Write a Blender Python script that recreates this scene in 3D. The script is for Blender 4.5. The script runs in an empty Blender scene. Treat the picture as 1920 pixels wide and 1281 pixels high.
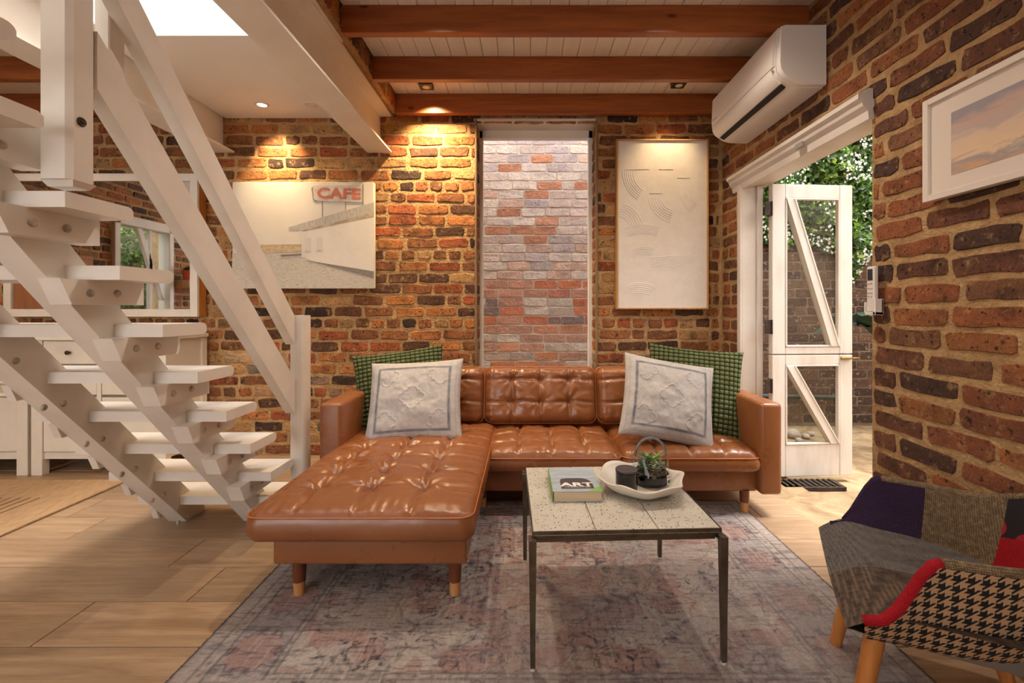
import bpy, bmesh, math, random
import numpy as np
from mathutils import Vector, Matrix, Euler
random.seed(11)
RNG = np.random.default_rng(5)
SC = bpy.context.scene
COL = SC.collection

def rgb(r, g, b):
    f = lambda c: (c/255/12.92) if c/255 <= .04045 else ((c/255+.055)/1.055)**2.4
    return (f(r), f(g), f(b), 1.0)

# ------------------------------------------------------------------ camera
F_PX = 853.0
cam_d = bpy.data.cameras.new('camera'); cam = bpy.data.objects.new('camera', cam_d); COL.objects.link(cam)
cam_d.sensor_width = 36.0; cam_d.lens = 36.0*F_PX/1920.0
cam_d.shift_x = -25/1920.0; cam_d.shift_y = -62.5/1920.0
cam_d.clip_start = .05; cam_d.clip_end = 200
cam.location = (0, 0, 1.10); cam.rotation_euler = (math.pi/2, 0, 0)
SC.camera = cam

# ------------------------------------------------------------------ world, big lights, exposure
W = bpy.data.worlds.new('sky'); SC.world = W; W.use_nodes = True
_bg = W.node_tree.nodes['Background']
_bg.inputs[0].default_value = (1.0, .985, .97, 1); _bg.inputs[1].default_value = 3.9
SC.view_settings.view_transform = 'Standard'; SC.view_settings.look = 'None'
SC.view_settings.exposure = 0.43; SC.view_settings.gamma = 1.0; SC.view_settings.use_curve_mapping = False
SC.cycles.max_bounces = 8; SC.cycles.diffuse_bounces = 4; SC.cycles.glossy_bounces = 4
SC.cycles.transmission_bounces = 6; SC.cycles.transparent_max_bounces = 8
SC.cycles.sample_clamp_indirect = 4.0; SC.cycles.caustics_reflective = False; SC.cycles.caustics_refractive = False
SC.cycles.use_denoising = True

def area(name, loc, rot, sx, sy, power, color, spread=math.pi):
    d = bpy.data.lights.new(name, 'AREA'); d.shape = 'RECTANGLE'; d.size = sx; d.size_y = sy
    d.energy = power; d.color = color; d.spread = spread
    o = bpy.data.objects.new(name, d); COL.objects.link(o); o.location = loc; o.rotation_euler = rot
    return o
# unseen fill lamps added behind the camera and over the stair well
area('front_fill_light', (-2.9, -3.05, 1.5), (math.radians(90), 0, math.radians(0)), 2.9, 1.9, 9, (1.0, .97, .94))
area('stairwell_fill_light', (-1.7, 1.0, 5.3), (0, 0, 0), .9, 2.2, 52, (1.0, .98, .96))
sun_d = bpy.data.lights.new('soft_sun', 'SUN'); sun_d.energy = 4.5; sun_d.angle = math.radians(22); sun_d.color = (1.0, .96, .90)
sun = bpy.data.objects.new('soft_sun', sun_d); COL.objects.link(sun)
sun.rotation_euler = Vector((-.30, .06, -.95)).to_track_quat('-Z', 'Y').to_euler()

# ------------------------------------------------------------------ tags and builders
def tag(o, label=None, cat=None, group=None, kind=None):
    if label: o['label'] = label
    if cat: o['category'] = cat
    if group: o['group'] = group
    if kind: o['kind'] = kind
    return o

def thing(name, label, cat, loc=(0, 0, 0), rz=0.0, group=None, kind=None):
    o = bpy.data.objects.new(name, None); COL.objects.link(o)
    o.empty_display_size = .05
    o.location = loc; o.rotation_euler = (0, 0, rz)
    return tag(o, label, cat, group, kind)

def link(name, me, mat, parent=None, local=False):
    o = bpy.data.objects.new(name, me); COL.objects.link(o)
    if mat is not None and len(me.materials) == 0: me.materials.append(mat)
    if parent is not None:
        o.parent = parent
        if not local:
            base = Matrix.LocRotScale(parent.location, parent.rotation_euler, None)
            pp = parent.parent
            m = base
            if pp is not None:
                m = Matrix.LocRotScale(pp.location, pp.rotation_euler, None) @ parent.matrix_parent_inverse @ base
            o.matrix_parent_inverse = m.inverted()
    return o

class MB:
    """collects shapes into one mesh"""
    def __init__(s): s.v = []; s.f = []
    def add(s, vs, fs):
        k = len(s.v); s.v += [tuple(p) for p in vs]; s.f += [tuple(i+k for i in f) for f in fs]; return s
    def box(s, x0, x1, y0, y1, z0, z1, b=0.0, M=None, seg=1):
        bm = bmesh.new()
        bmesh.ops.create_cube(bm, size=1)
        for q in bm.verts:
            q.co = Vector(((x0+x1)/2+q.co.x*(x1-x0), (y0+y1)/2+q.co.y*(y1-y0), (z0+z1)/2+q.co.z*(z1-z0)))
        if b > 0:
            bmesh.ops.bevel(bm, geom=list(bm.edges)+list(bm.verts), offset=b, segments=seg, profile=.5, affect='EDGES')
        if M is not None: bmesh.ops.transform(bm, matrix=M, verts=bm.verts)
        bm.verts.index_update()
        s.add([q.co[:] for q in bm.verts], [[q.index for q in f.verts] for f in bm.faces]); bm.free(); return s
    def prism(s, poly, axis, a, c):
        """poly: 2-D points; extruded along axis from a to c. axis 0: (y,z)  1: (x,z)  2: (x,y)"""
        def mk(p, t):
            return (t, p[0], p[1]) if axis == 0 else ((p[0], t, p[1]) if axis == 1 else (p[0], p[1], t))
        n = len(poly)
        vs = [mk(p, a) for p in poly]+[mk(p, c) for p in poly]
        fs = [tuple(range(n))[::-1], tuple(range(n, 2*n))]+[(i, (i+1) % n, n+(i+1) % n, n+i) for i in range(n)]
        return s.add(vs, fs)
    def tube(s, pts, r, n=8, closed=False, cap=True):
        pts = [Vector(p) for p in pts]; m = len(pts); rr = r if isinstance(r, (list, tuple)) else [r]*m
        vs = []; up = Vector((0, 0, 1))
        prev = None
        for i, p in enumerate(pts):
            if closed: t = pts[(i+1) % m]-pts[(i-1) % m]
            else: t = pts[min(i+1, m-1)]-pts[max(i-1, 0)]
            t.normalize()
            if prev is None:
                a = t.cross(up)
                if a.length < .05: a = t.cross(Vector((1, 0, 0)))
            else:
                a = prev - t*prev.dot(t)
                if a.length < 1e-4: a = t.cross(up)
            a.normalize(); prev = a.copy(); b = t.cross(a)
            for k in range(n):
                w = 2*math.pi*k/n; vs.append(p+(a*math.cos(w)+b*math.sin(w))*rr[i])
        fs = []
        for i in range(m if closed else m-1):
            j = (i+1) % m
            for k in range(n):
                l = (k+1) % n; fs.append((i*n+k, i*n+l, j*n+l, j*n+k))
        if cap and not closed:
            fs.append(tuple(range(n))[::-1]); fs.append(tuple((m-1)*n+k for k in range(n)))
        return s.add(vs, fs)
    def lathe(s, prof, c=(0, 0, 0), n=32, cap=True):
        vs = []; m = len(prof)
        for r, z in prof:
            for k in range(n):
                w = 2*math.pi*k/n; vs.append((c[0]+r*math.cos(w), c[1]+r*math.sin(w), c[2]+z))
        fs = [(i*n+k, i*n+(k+1) % n, (i+1)*n+(k+1) % n, (i+1)*n+k) for i in range(m-1) for k in range(n)]
        if cap: fs += [tuple(range(n))[::-1], tuple((m-1)*n+k for k in range(n))]
        return s.add(vs, fs)
    def grid(s, P):
        """P: (a,b,3) array"""
        a, b = P.shape[:2]
        return s.add(P.reshape(-1, 3).tolist(), [(i*b+j, (i+1)*b+j, (i+1)*b+j+1, i*b+j+1) for i in range(a-1) for j in range(b-1)])
    def mesh(s, name, smooth=False, fix=True):
        me = bpy.data.meshes.new(name); me.from_pydata(s.v, [], s.f); 
        if fix:
            bm = bmesh.new(); bm.from_mesh(me); bmesh.ops.recalc_face_normals(bm, faces=bm.faces); bm.to_mesh(me); bm.free()
        if smooth:
            me.polygons.foreach_set('use_smooth', [True]*len(me.polygons))
            if smooth != 'all':
                me.set_sharp_from_angle(angle=math.radians(35 if smooth is True else smooth))
        me.update(); return me
    def build(s, name, mat, parent=None, smooth=False, local=False, fix=True):
        return link(name, s.mesh(name, smooth, fix), mat, parent, local)

def structure(o, label, cat): return tag(o, label, cat, kind='structure')

# ------------------------------------------------------------------ materials
def nt(name):
    m = bpy.data.materials.new(name); m.use_nodes = True; t = m.node_tree
    return m, t, t.nodes['Principled BSDF']
def nd(t, typ, **kw):
    n = t.nodes.new(typ)
    for k, v in kw.items():
        if k.startswith('i_'):
            key = k[2:]; key = int(key) if key.isdigit() else key.replace('_', ' ')
            n.inputs[key].default_value = v
        else: setattr(n, k, v)
    return n
def mixc(t, fac, a, b, mode='MIX'):
    n = t.nodes.new('ShaderNodeMix'); n.data_type = 'RGBA'; n.blend_type = mode
    for sock, v in ((n.inputs[0], fac), (n.inputs[6], a), (n.inputs[7], b)):
        if hasattr(v, 'links') or isinstance(v, bpy.types.NodeSocket): t.links.new(v, sock)
        else: sock.default_value = v
    return n.outputs[2]
def coords(t, kind='pos', scale=(1, 1, 1)):
    if kind == 'pos': s = nd(t, 'ShaderNodeNewGeometry').outputs['Position']
    else: s = nd(t, 'ShaderNodeTexCoord').outputs['Object']
    mp = nd(t, 'ShaderNodeMapping'); mp.inputs['Scale'].default_value = scale
    t.links.new(s, mp.inputs[0]); return mp.outputs[0]
def noise(t, vec, scale, detail=4, rough=.55, dist=0.0):
    n = nd(t, 'ShaderNodeTexNoise'); n.inputs['Scale'].default_value = scale; n.inputs['Detail'].default_value = detail
    n.inputs['Roughness'].default_value = rough; n.inputs['Distortion'].default_value = dist
    t.links.new(vec, n.inputs['Vector']); return n.outputs[0]
def ramp(t, fac, stops, interp='LINEAR'):
    n = nd(t, 'ShaderNodeValToRGB'); n.color_ramp.interpolation = interp
    e = n.color_ramp.elements
    while len(e) < len(stops): e.new(.5)
    for q, (p, c) in zip(e, stops):
        q.position = p; q.color = c if isinstance(c, tuple) else (c, c, c, 1)
    t.links.new(fac, n.inputs[0]); return n.outputs[0]
def bump(t, bsdf, h, strength=.3, dist=.01):
    n = nd(t, 'ShaderNodeBump'); n.inputs['Strength'].default_value = strength; n.inputs['Distance'].default_value = dist
    t.links.new(h, n.inputs['Height']); t.links.new(n.outputs[0], bsdf.inputs['Normal'])
def simple(name, c1, c2=None, scale=8, rough=.5, metal=0.0, stretch=(1, 1, 1), b=0.0, bscale=None, co='pos', dist=.004, lo=.35, hi=.65, detail=4, spec=.5, ndist=0.0):
    m, t, p = nt(name)
    v = coords(t, co, stretch)
    if c2 is not None:
        f = ramp(t, noise(t, v, scale, detail, .6, ndist), [(lo, 0.0), (hi, 1.0)])
        t.links.new(mixc(t, f, c1, c2), p.inputs['Base Color'])
    else: p.inputs['Base Color'].default_value = c1
    p.inputs['Roughness'].default_value = rough; p.inputs['Metallic'].default_value = metal
    p.inputs['Specular IOR Level'].default_value = spec
    if b: bump(t, p, noise(t, v, bscale or scale*4, 5), b, dist)
    return m

def brick_mat(name, attr=False, pits=1.0, smear=rgb(200, 164, 110), smear_amt=.45, var=1.0):
    m, t, p = nt(name)
    v = coords(t, 'pos')
    if attr: base = nd(t, 'ShaderNodeAttribute', attribute_name='tint').outputs['Color']
    else: base = nd(t, 'ShaderNodeObjectInfo').outputs['Color']
    n1 = noise(t, v, 9, 6, .65)
    shade = ramp(t, n1, [(.28, (.36, .34, .36, 1)), (.46, (.9, .9, .9, 1)), (.55, (1.05, 1, .96, 1)), (.75, (1.5, 1.36, 1.2, 1))])
    c = mixc(t, var, base, shade, 'MULTIPLY')
    nz = noise(t, v, 26, 6, .7)
    c = mixc(t, ramp(t, nz, [(.56, 0.0), (.66, smear_amt), (.80, min(1, smear_amt*2.0))]), c, smear)
    c = mixc(t, var, c, ramp(t, noise(t, v, 120, 3, .7), [(.3, (.72, .72, .72, 1)), (.7, (1.25, 1.22, 1.18, 1))]), 'MULTIPLY')
    ed = nd(t, 'ShaderNodeAttribute', attribute_name='edge').outputs['Fac']
    em = nd(t, 'ShaderNodeMath', operation='MULTIPLY_ADD', i_1=.62); t.links.new(ed, em.inputs[0]); t.links.new(noise(t, v, 34, 4, .65), em.inputs[2])
    c = mixc(t, ramp(t, em.outputs[0], [(.96, 0.0), (1.06, 1.0)]), c, smear)
    pit = noise(t, v, 55, 3, .6)
    pf = ramp(t, pit, [(.33, .9*pits), (.40, 0.0)])
    c = mixc(t, pf, c, rgb(44, 30, 26))
    t.links.new(c, p.inputs['Base Color'])
    p.inputs['Roughness'].default_value = .82; p.inputs['Specular IOR Level'].default_value = .3
    h = nd(t, 'ShaderNodeMath', operation='ADD'); t.links.new(noise(t, v, 40, 8, .7), h.inputs[0]); t.links.new(n1, h.inputs[1])
    bump(t, p, h.outputs[0], 1.0, .018)
    return m
M = {}
M['brick'] = brick_mat('old_brick')
M['brick_mass'] = brick_mat('old_brick_mass', attr=True)
M['court_brick'] = brick_mat('court_brick', pits=.35, smear=rgb(226, 210, 202), smear_amt=.45, var=.5)
M['court_brick_mass'] = brick_mat('court_brick_mass', attr=True, pits=.35, smear=rgb(226, 210, 202), smear_amt=.45, var=.5)
M['mortar'] = simple('mortar', rgb(204, 168, 118), rgb(152, 116, 76), 16, .95, b=1.0, bscale=70, dist=.014, lo=.25, hi=.75, detail=8)
M['court_mortar'] = simple('court_mortar', rgb(224, 208, 196), rgb(196, 176, 162), 7, .95, b=.6, bscale=60, dist=.006)
M['yard_mortar'] = simple('yard_mortar', rgb(132, 114, 96), rgb(100, 84, 70), 9, .95, b=.6, bscale=60, dist=.006)  # dark tone holds the shade on the yard wall
M['white'] = simple('white_paint', rgb(228, 221, 212), rgb(219, 211, 201), 5, .42, b=.12, bscale=30, dist=.003)
M['white_wood'] = simple('white_painted_timber', rgb(229, 222, 213), rgb(214, 205, 195), 3, .40, stretch=(1, 1, 1), b=.15, bscale=45, dist=.003)
M['weathered'] = simple('weathered_white_paint', rgb(212, 206, 198), rgb(182, 170, 154), 6, .5, stretch=(1, 1, .25), b=.25, bscale=30, dist=.004, lo=.5, hi=.8)
M['plaster'] = simple('white_plaster', rgb(238, 234, 229), rgb(234, 229, 223), 2, .7)
M['cream_steel'] = simple('cream_painted_steel', rgb(236, 231, 223), rgb(230, 223, 213), 4, .45, b=.1, bscale=30)
M['board'] = simple('white_ceiling_board', rgb(244, 240, 235), rgb(236, 230, 224), 6, .55, stretch=(3, .4, 1), b=.1, bscale=30)
M['black'] = simple('black_gap', rgb(24, 20, 18), None, rough=.7)
M['ac_white'] = simple('white_plastic', rgb(232, 226, 218), None, rough=.32)
M['grey_plastic'] = simple('grey_plastic', rgb(150, 146, 140), None, rough=.4)
M['screw'] = simple('painted_bolt', rgb(208, 200, 190), rgb(150, 140, 128), 40, .45)
M['iron'] = simple('rusted_iron', rgb(74, 62, 54), rgb(50, 40, 36), 30, .6, .6, b=.3, bscale=60)
M['brass'] = simple('aged_brass', rgb(176, 140, 78), rgb(130, 98, 50), 30, .35, 1.0)
M['court_ground'] = simple('sandstone_paving', rgb(168, 144, 110), rgb(126, 102, 74), 6, .9, stretch=(1, 1, 1), b=.5, bscale=40, dist=.01, ndist=1.0)

def wood(name, c1, c2, axis=0, scale=6, rough=.45, knots=False, b=.15, tint=False, co='pos'):
    m, t, p = nt(name)
    st = [9, 9, 9]; st[axis] = .7
    v = coords(t, co, tuple(st))
    if tint:
        oi = nd(t, 'ShaderNodeObjectInfo'); ad = nd(t, 'ShaderNodeVectorMath', operation='ADD')
        ml = nd(t, 'ShaderNodeMath', operation='MULTIPLY', i_1=37.0); t.links.new(oi.outputs['Random'], ml.inputs[0])
        t.links.new(v, ad.inputs[0]); t.links.new(ml.outputs[0], ad.inputs[1]); v = ad.outputs[0]
    n1 = noise(t, v, scale*.25, 6, .62, 1.6)
    f = ramp(t, n1, [(.30, 0.0), (.70, 1.0)])
    c = mixc(t, f, c1, c2)
    n2 = noise(t, v, scale*1.6, 4, .7, .4)
    c = mixc(t, ramp(t, n2, [(.45, 0.0), (.75, .45)]), c, tuple(q*.55 for q in c2[:3])+(1,))
    if tint:
        tn = ramp(t, oi.outputs['Random'], [(0, (.86, .86, .86, 1)), (1, (1.10, 1.08, 1.05, 1))])
        c = mixc(t, 1.0, c, tn, 'MULTIPLY')
    if knots:
        vk = nd(t, 'ShaderNodeTexVoronoi'); vk.inputs['Scale'].default_value = 2.6
        mp = coords(t, co, (1.0, 1.2, 2.2)); t.links.new(mp, vk.inputs['Vector'])
        c = mixc(t, ramp(t, vk.outputs['Distance'], [(.03, .9), (.09, 0.0)]), c, rgb(58, 26, 12))
    t.links.new(c, p.inputs['Base Color']); p.inputs['Roughness'].default_value = rough
    bump(t, p, n2, b, .002)
    return m
M['joist'] = wood('oiled_pine_joist', rgb(172, 98, 48), rgb(134, 68, 30), 0, 5, .42, knots=True)
M['plank'] = wood('oak_plank', rgb(180, 152, 124), rgb(146, 118, 90), 0, 7, .38, tint=True, b=.12)
M['floor_base'] = simple('floor_joint', rgb(176, 150, 118), rgb(140, 112, 84), 8, .7)
M['oak_frame'] = wood('oak_frame', rgb(206, 158, 100), rgb(176, 126, 72), 2, 8, .5)
M['honey'] = wood('honey_timber', rgb(196, 128, 56), rgb(166, 100, 40), 2, 6, .45)
M['trim_brown'] = wood('weathered_trim', rgb(150, 122, 92), rgb(112, 88, 64), 2, 6, .55)
M['leg_brown'] = wood('stained_beech', rgb(118, 64, 36), rgb(94, 48, 26), 2, 6, .4)
M['leg_pale'] = wood('natural_beech', rgb(204, 150, 96), rgb(178, 122, 72), 2, 6, .45)
M['chair_leg'] = wood('beech_chair_leg', rgb(206, 138, 72), rgb(178, 108, 50), 2, 6, .42)

def leather():
    m, t, p = nt('tan_leather'); v = coords(t, 'pos')
    n1 = noise(t, v, 3.5, 5, .6)
    c = mixc(t, ramp(t, n1, [(.3, 0.0), (.7, 1.0)]), rgb(128, 76, 42), rgb(146, 92, 54))
    n2 = noise(t, v, 7, 4, .6)
    c = mixc(t, ramp(t, n2, [(.40, 0.0), (.95, .45)]), c, rgb(112, 60, 32))
    t.links.new(c, p.inputs['Base Color'])
    t.links.new(ramp(t, n2, [(.3, .24), (.8, .42)]), p.inputs['Roughness'])
    p.inputs['Specular IOR Level'].default_value = .55
    bump(t, p, noise(t, v, 22, 3, .5), .10, .004)
    return m
M['leather'] = leather()
M['leather_seam'] = simple('leather_piping', rgb(170, 96, 50), None, rough=.4)

def fabric(name, c1, c2, sc=260, b=.5, co='pos', rough=.9, coarse=6, lo=.35, hi=.65):
    m, t, p = nt(name); v = coords(t, co)
    w1 = nd(t, 'ShaderNodeTexWave', bands_direction='X'); w1.inputs['Scale'].default_value = sc/6.28*1.0; w1.inputs['Distortion'].default_value = 1.5
    w2 = nd(t, 'ShaderNodeTexWave', bands_direction='Z'); w2.inputs['Scale'].default_value = sc/6.28; w2.inputs['Distortion'].default_value = 1.5
    t.links.new(v, w1.inputs['Vector']); t.links.new(v, w2.inputs['Vector'])
    mx = nd(t, 'ShaderNodeMath', operation='MULTIPLY'); t.links.new(w1.outputs['Fac'], mx.inputs[0]); t.links.new(w2.outputs['Fac'], mx.inputs[1])
    n = noise(t, v, coarse, 6, .7)
    ad = nd(t, 'ShaderNodeMath', operation='MULTIPLY_ADD', i_1=.35); t.links.new(mx.outputs[0], ad.inputs[0]); t.links.new(n, ad.inputs[2])
    c = mixc(t, ramp(t, ad.outputs[0], [(lo, 0.0), (hi+.15, 1.0)]), c1, c2)
    t.links.new(c, p.inputs['Base Color']); p.inputs['Roughness'].default_value = rough; p.inputs['Specular IOR Level'].default_value = .2
    bump(t, p, mx.outputs[0], b, .002)
    return m
def vcol(name, attr='tint', rough=.9, b=.3, bscale=300, spec=.2, stretch=(1, 1, 1)):
    m, t, p = nt(name)
    t.links.new(nd(t, 'ShaderNodeAttribute', attribute_name=attr).outputs['Color'], p.inputs['Base Color'])
    p.inputs['Roughness'].default_value = rough; p.inputs['Specular IOR Level'].default_value = spec
    if b: bump(t, p, noise(t, coords(t, 'pos', stretch), bscale, 4, .7), b, .003)
    return m
def glass(name, tint=(1, 1, 1, 1), rough=0.0, clear=.82):
    m, t, p = nt(name)
    out = t.nodes['Material Output']
    tr = nd(t, 'ShaderNodeBsdfTransparent'); tr.inputs[0].default_value = tint
    gl = nd(t, 'ShaderNodeBsdfGlossy'); gl.inputs['Roughness'].default_value = rough
    lw = nd(t, 'ShaderNodeLayerWeight'); pw = nd(t, 'ShaderNodeMath', operation='POWER', i_1=5.0); t.links.new(lw.outputs['Facing'], pw.inputs[0])
    fr = nd(t, 'ShaderNodeMath', operation='MULTIPLY_ADD', i_1=.90, i_2=.03); t.links.new(pw.outputs[0], fr.inputs[0])
    mx = nd(t, 'ShaderNodeMixShader'); t.links.new(fr.outputs[0], mx.inputs[0]); t.links.new(tr.outputs[0], mx.inputs[1]); t.links.new(gl.outputs[0], mx.inputs[2])
    t.links.new(mx.outputs[0], out.inputs[0]); return m
M['glass'] = glass('window_glass', (.93, .95, .94, 1))
M['jar_glass'] = glass('clear_glass', (.90, .93, .93, 1))
def emit(name, col, s):
    m, t, p = nt(name); p.inputs['Base Color'].default_value = col
    p.inputs['Emission Color'].default_value = col; p.inputs['Emission Strength'].default_value = s; return m
M['lamp_glow'] = emit('lamp_glow', (1, .78, .5, 1), 6)
M['mirror'] = simple('mirror_glass', (.86, .86, .85, 1), None, rough=.02, metal=1.0)

def tintattr(me, cols, name='tint', domain='POINT'):
    a = me.color_attributes.new(name, 'FLOAT_COLOR', domain)
    arr = np.ones((len(cols), 4), dtype=np.float32); arr[:, :3] = np.asarray(cols)[:, :3]
    a.data.foreach_set('color', arr.ravel())

def vnoise(x, y, seed=0):
    """value noise, numpy"""
    r = np.random.default_rng(seed).random((256, 256))
    xi = np.floor(x).astype(int); yi = np.floor(y).astype(int); fx = x-xi; fy = y-yi
    fx = fx*fx*(3-2*fx); fy = fy*fy*(3-2*fy)
    g = lambda a, b: r[a & 255, b & 255]
    return (g(xi, yi)*(1-fx)+g(xi+1, yi)*fx)*(1-fy)+(g(xi, yi+1)*(1-fx)+g(xi+1, yi+1)*fx)*fy
def fbm(x, y, seed=0, o=4):
    s = 0; a = .5; tot = 0
    for k in range(o):
        s = s+a*vnoise(x*2**k, y*2**k, seed+k); tot += a; a *= .5
    return s/tot

# ------------------------------------------------------------------ brickwork
COURSE = .0857
def brick_mesh(name, L, H, D, seed, proud=.010, rough=.004, f=.013):
    """one worn brick, centred, face towards -Y (front at y=-proud), body going back D"""
    r = random.Random(seed)
    a, b = L/2, H/2
    c = min(.010, a*.3, b*.3)
    base = [(-a+c, -b), (-a*.33, -b), (a*.33, -b), (a-c, -b), (a, -b+c), (a, b-c), (a-c, b), (a*.33, b), (-a*.33, b), (-a+c, b), (-a, b-c), (-a, -b+c)]
    out = [(x+r.uniform(-1, 1)*rough, z+r.uniform(-1, 1)*rough) for x, z in base]
    n = len(out)
    inn = [(x-math.copysign(min(f, abs(x)), x), z-math.copysign(min(f, abs(z)), z)) for x, z in out]
    tilt = r.uniform(-.015, .015); tz = r.uniform(-.04, .04)
    v = [(x, .006, z) for x, z in out]+[(x, -proud-x*tilt-z*tz+r.uniform(-.0015, .0015), z) for x, z in inn]
    fs = [(i, (i+1) % n, n+(i+1) % n, n+i) for i in range(n)]+[tuple(n+i for i in range(n))]
    return v, fs
_BV = {}
def brick_variant(L, H, k, proud, rough, D):
    f_ = .006 if proud < .0045 else .011
    key = (round(L, 3), round(H, 3), k, proud, rough)
    if key not in _BV:
        v, f = brick_mesh('b', L, H, D, hash(key) & 0xffff, proud, rough, f_)
        me = bpy.data.meshes.new('brick'); me.from_pydata(v, [], f)
        bm = bmesh.new(); bm.from_mesh(me); bmesh.ops.recalc_face_normals(bm, faces=bm.faces); bm.to_mesh(me); bm.free()
        ea = me.attributes.new('edge', 'FLOAT', 'POINT'); ea.data.foreach_set('value', [1.0]*(len(v)//2)+[0.0]*(len(v)//2))
        _BV[key] = (v, f, me)
    return _BV[key]

def project(p):
    D = max(p[1], .05); s = F_PX/D
    return 985+s*p[0], 578-s*(p[2]-1.10), s

def lay(parent, origin, rz, u0, u1, z0, z1, holes, palette, mat, mass_mat, cov=(), limit=300, L=.232, gap=.012, hgap=.012, seed=0, header_rows=(), proud=.008, rough=.0045, single=True, zero=0.0, jit=.004, order=None):
    """bricks on a wall: u runs along the wall, the face looks towards local -Y of (origin, rz)"""
    r = random.Random(seed)
    R = Matrix.Translation(origin) @ Matrix.Rotation(rz, 4, 'Z')
    out = []
    row = 0; z = zero
    nrow = int(round((z1-zero)/COURSE))
    for row in range(nrow):
        zc = zero+(row+.5)*COURSE
        if zc < z0 or zc > z1: continue
        hdr = row in header_rows
        step = L/2 if hdr else L
        off = (step/2 if row % 2 else 0)+r.uniform(-.03, .03)
        u = u0-step+off
        while u < u1:
            st = step*r.uniform(.94, 1.06)
            if not hdr and r.random() < .05: st *= .52
            segs = [(max(u, u0), min(u+st, u1))]
            for (a, b, c, d) in holes:
                if c < zc < d:
                    ns = []
                    for s0, s1 in segs:
                        if b <= s0 or a >= s1: ns.append((s0, s1))
                        else:
                            if s0 < a: ns.append((s0, a))
                            if s1 > b: ns.append((b, s1))
                    segs = ns
            for s0, s1 in segs:
                if s1-s0 > .035: out.append(((s0+s1)/2, zc+r.uniform(-jit, jit), s1-s0-gap, COURSE-hgap*r.uniform(.8, 1.35)))
            u += st
    rows = []
    for (uc, zc, l, h) in out:
        l = max(.03, round(l/.008)*.008); h = round(h/.003)*.003
        p = R @ Vector((uc, 0, zc))
        col = palette(uc, zc, r)
        x, y, s = project(p)
        vis = 1.0 if (p.y > .4 and -60 < x < 1980 and -40 < y < 1320) else 0.0
        nrm = (R.to_3x3() @ Vector((0, -1, 0))); view = (p-Vector((0, 0, 1.1))).normalized()
        a = vis*l*h*s*s*max(0.02, -nrm.dot(view))
        for (cx0, cx1, cy0, cy1) in cov:
            if cx0 < x < cx1 and cy0 < y < cy1: a *= .02
        rows.append((a, p, l, h, col))
    rows.sort(key=lambda q: -q[0])
    mv = []; mf = []; mc = []; med = []
    cnt = 0
    for i, (a, p, l, h, col) in enumerate(rows):
        k = r.randrange(4)
        v, f, me = brick_variant(l, h, k, proud, rough, .03)
        if single and i < limit and a > 0:
            o = bpy.data.objects.new('brick', me); COL.objects.link(o)
            if not me.materials: me.materials.append(mat)
            o.parent = parent; o.matrix_parent_inverse = parent.matrix_basis.inverted()
            o.location = p; o.rotation_euler = (r.uniform(-.006, .006), r.uniform(-.012, .012), rz)
            o.color = (col[0], col[1], col[2], 1); o.material_slots[0].link = 'OBJECT'; o.material_slots[0].material = mat
            cnt += 1
        else:
            k0 = len(mv); T = Matrix.Translation(p) @ Matrix.Rotation(rz, 4, 'Z')
            mv += [tuple(T @ Vector(q)) for q in v]; mf += [tuple(j+k0 for j in g) for g in f]; mc += [col[:3]]*len(v); med += [1.0]*(len(v)//2)+[0.0]*(len(v)//2)
    if mv:
        me = bpy.data.meshes.new('brickwork'); me.from_pydata(mv, [], mf); tintattr(me, mc); ea = me.attributes.new('edge', 'FLOAT', 'POINT'); ea.data.foreach_set('value', med)
        bm = bmesh.new(); bm.from_mesh(me); bmesh.ops.recalc_face_normals(bm, faces=bm.faces); bm.to_mesh(me); bm.free()
        o = link('brickwork', me, mass_mat, parent); o['kind'] = 'stuff'
    return cnt
def lerp(a, b, f): return tuple(x*(1-f)+y*f for x, y in zip(a, b))
_PAL = [(rgb(184, 122, 72), 4), (rgb(160, 104, 66), 5), (rgb(136, 90, 60), 4), (rgb(100, 70, 54), 3), (rgb(72, 54, 46), 1.4), (rgb(186, 144, 96), 3), (rgb(164, 92, 58), 2.5)]
def pal_room(uc, zc, r):
    t = r.uniform(0, sum(w for _, w in _PAL))
    for c, w in _PAL:
        t -= w
        if t <= 0: break
    f = r.uniform(.85, 1.15)
    if zc < .75 and r.random() < .35: c = lerp(c, rgb(150, 140, 128), .5)
    return (c[0]*f, c[1]*f, c[2]*f)
def pal_right(uc, zc, r):
    c = r.choice([rgb(158, 98, 64), rgb(144, 90, 62), rgb(118, 78, 60), rgb(166, 108, 68), rgb(90, 64, 54), rgb(134, 94, 68)])
    f = r.uniform(.9, 1.12); return (c[0]*f, c[1]*f, c[2]*f)
def pal_court(uc, zc, r):
    t = r.random()
    if zc > 1.35: pool = [rgb(230, 210, 202), rgb(226, 204, 196), rgb(222, 196, 190), rgb(222, 182, 168), rgb(200, 180, 182)] if t < .9 else [rgb(206, 140, 112)]  # upper bricks paled: daylight from above put into their colour
    elif zc > .9: pool = [rgb(214, 128, 94), rgb(196, 118, 100), rgb(150, 122, 122), rgb(214, 194, 184), rgb(206, 146, 126), rgb(140, 118, 118), rgb(206, 120, 92)]
    else: pool = [rgb(220, 200, 190), rgb(214, 146, 114), rgb(208, 184, 174), rgb(200, 150, 132)]
    if uc > 1.2: pool = [rgb(100, 76, 60), rgb(88, 68, 54), rgb(108, 84, 66), rgb(78, 60, 50)]  # yard part darkened: shade under the jasmine put into the brick colour
    c = r.choice(pool); f = r.uniform(.92, 1.08); return (c[0]*f, c[1]*f, c[2]*f)

# ================================================================== STRUCTURE
XR, YB = 1.46, 3.40          # right wall face, back wall face
ZC, ZJ = 2.67, 2.526         # ceiling boards, underside of joists
XL, YF = -4.60, -3.20
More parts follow.
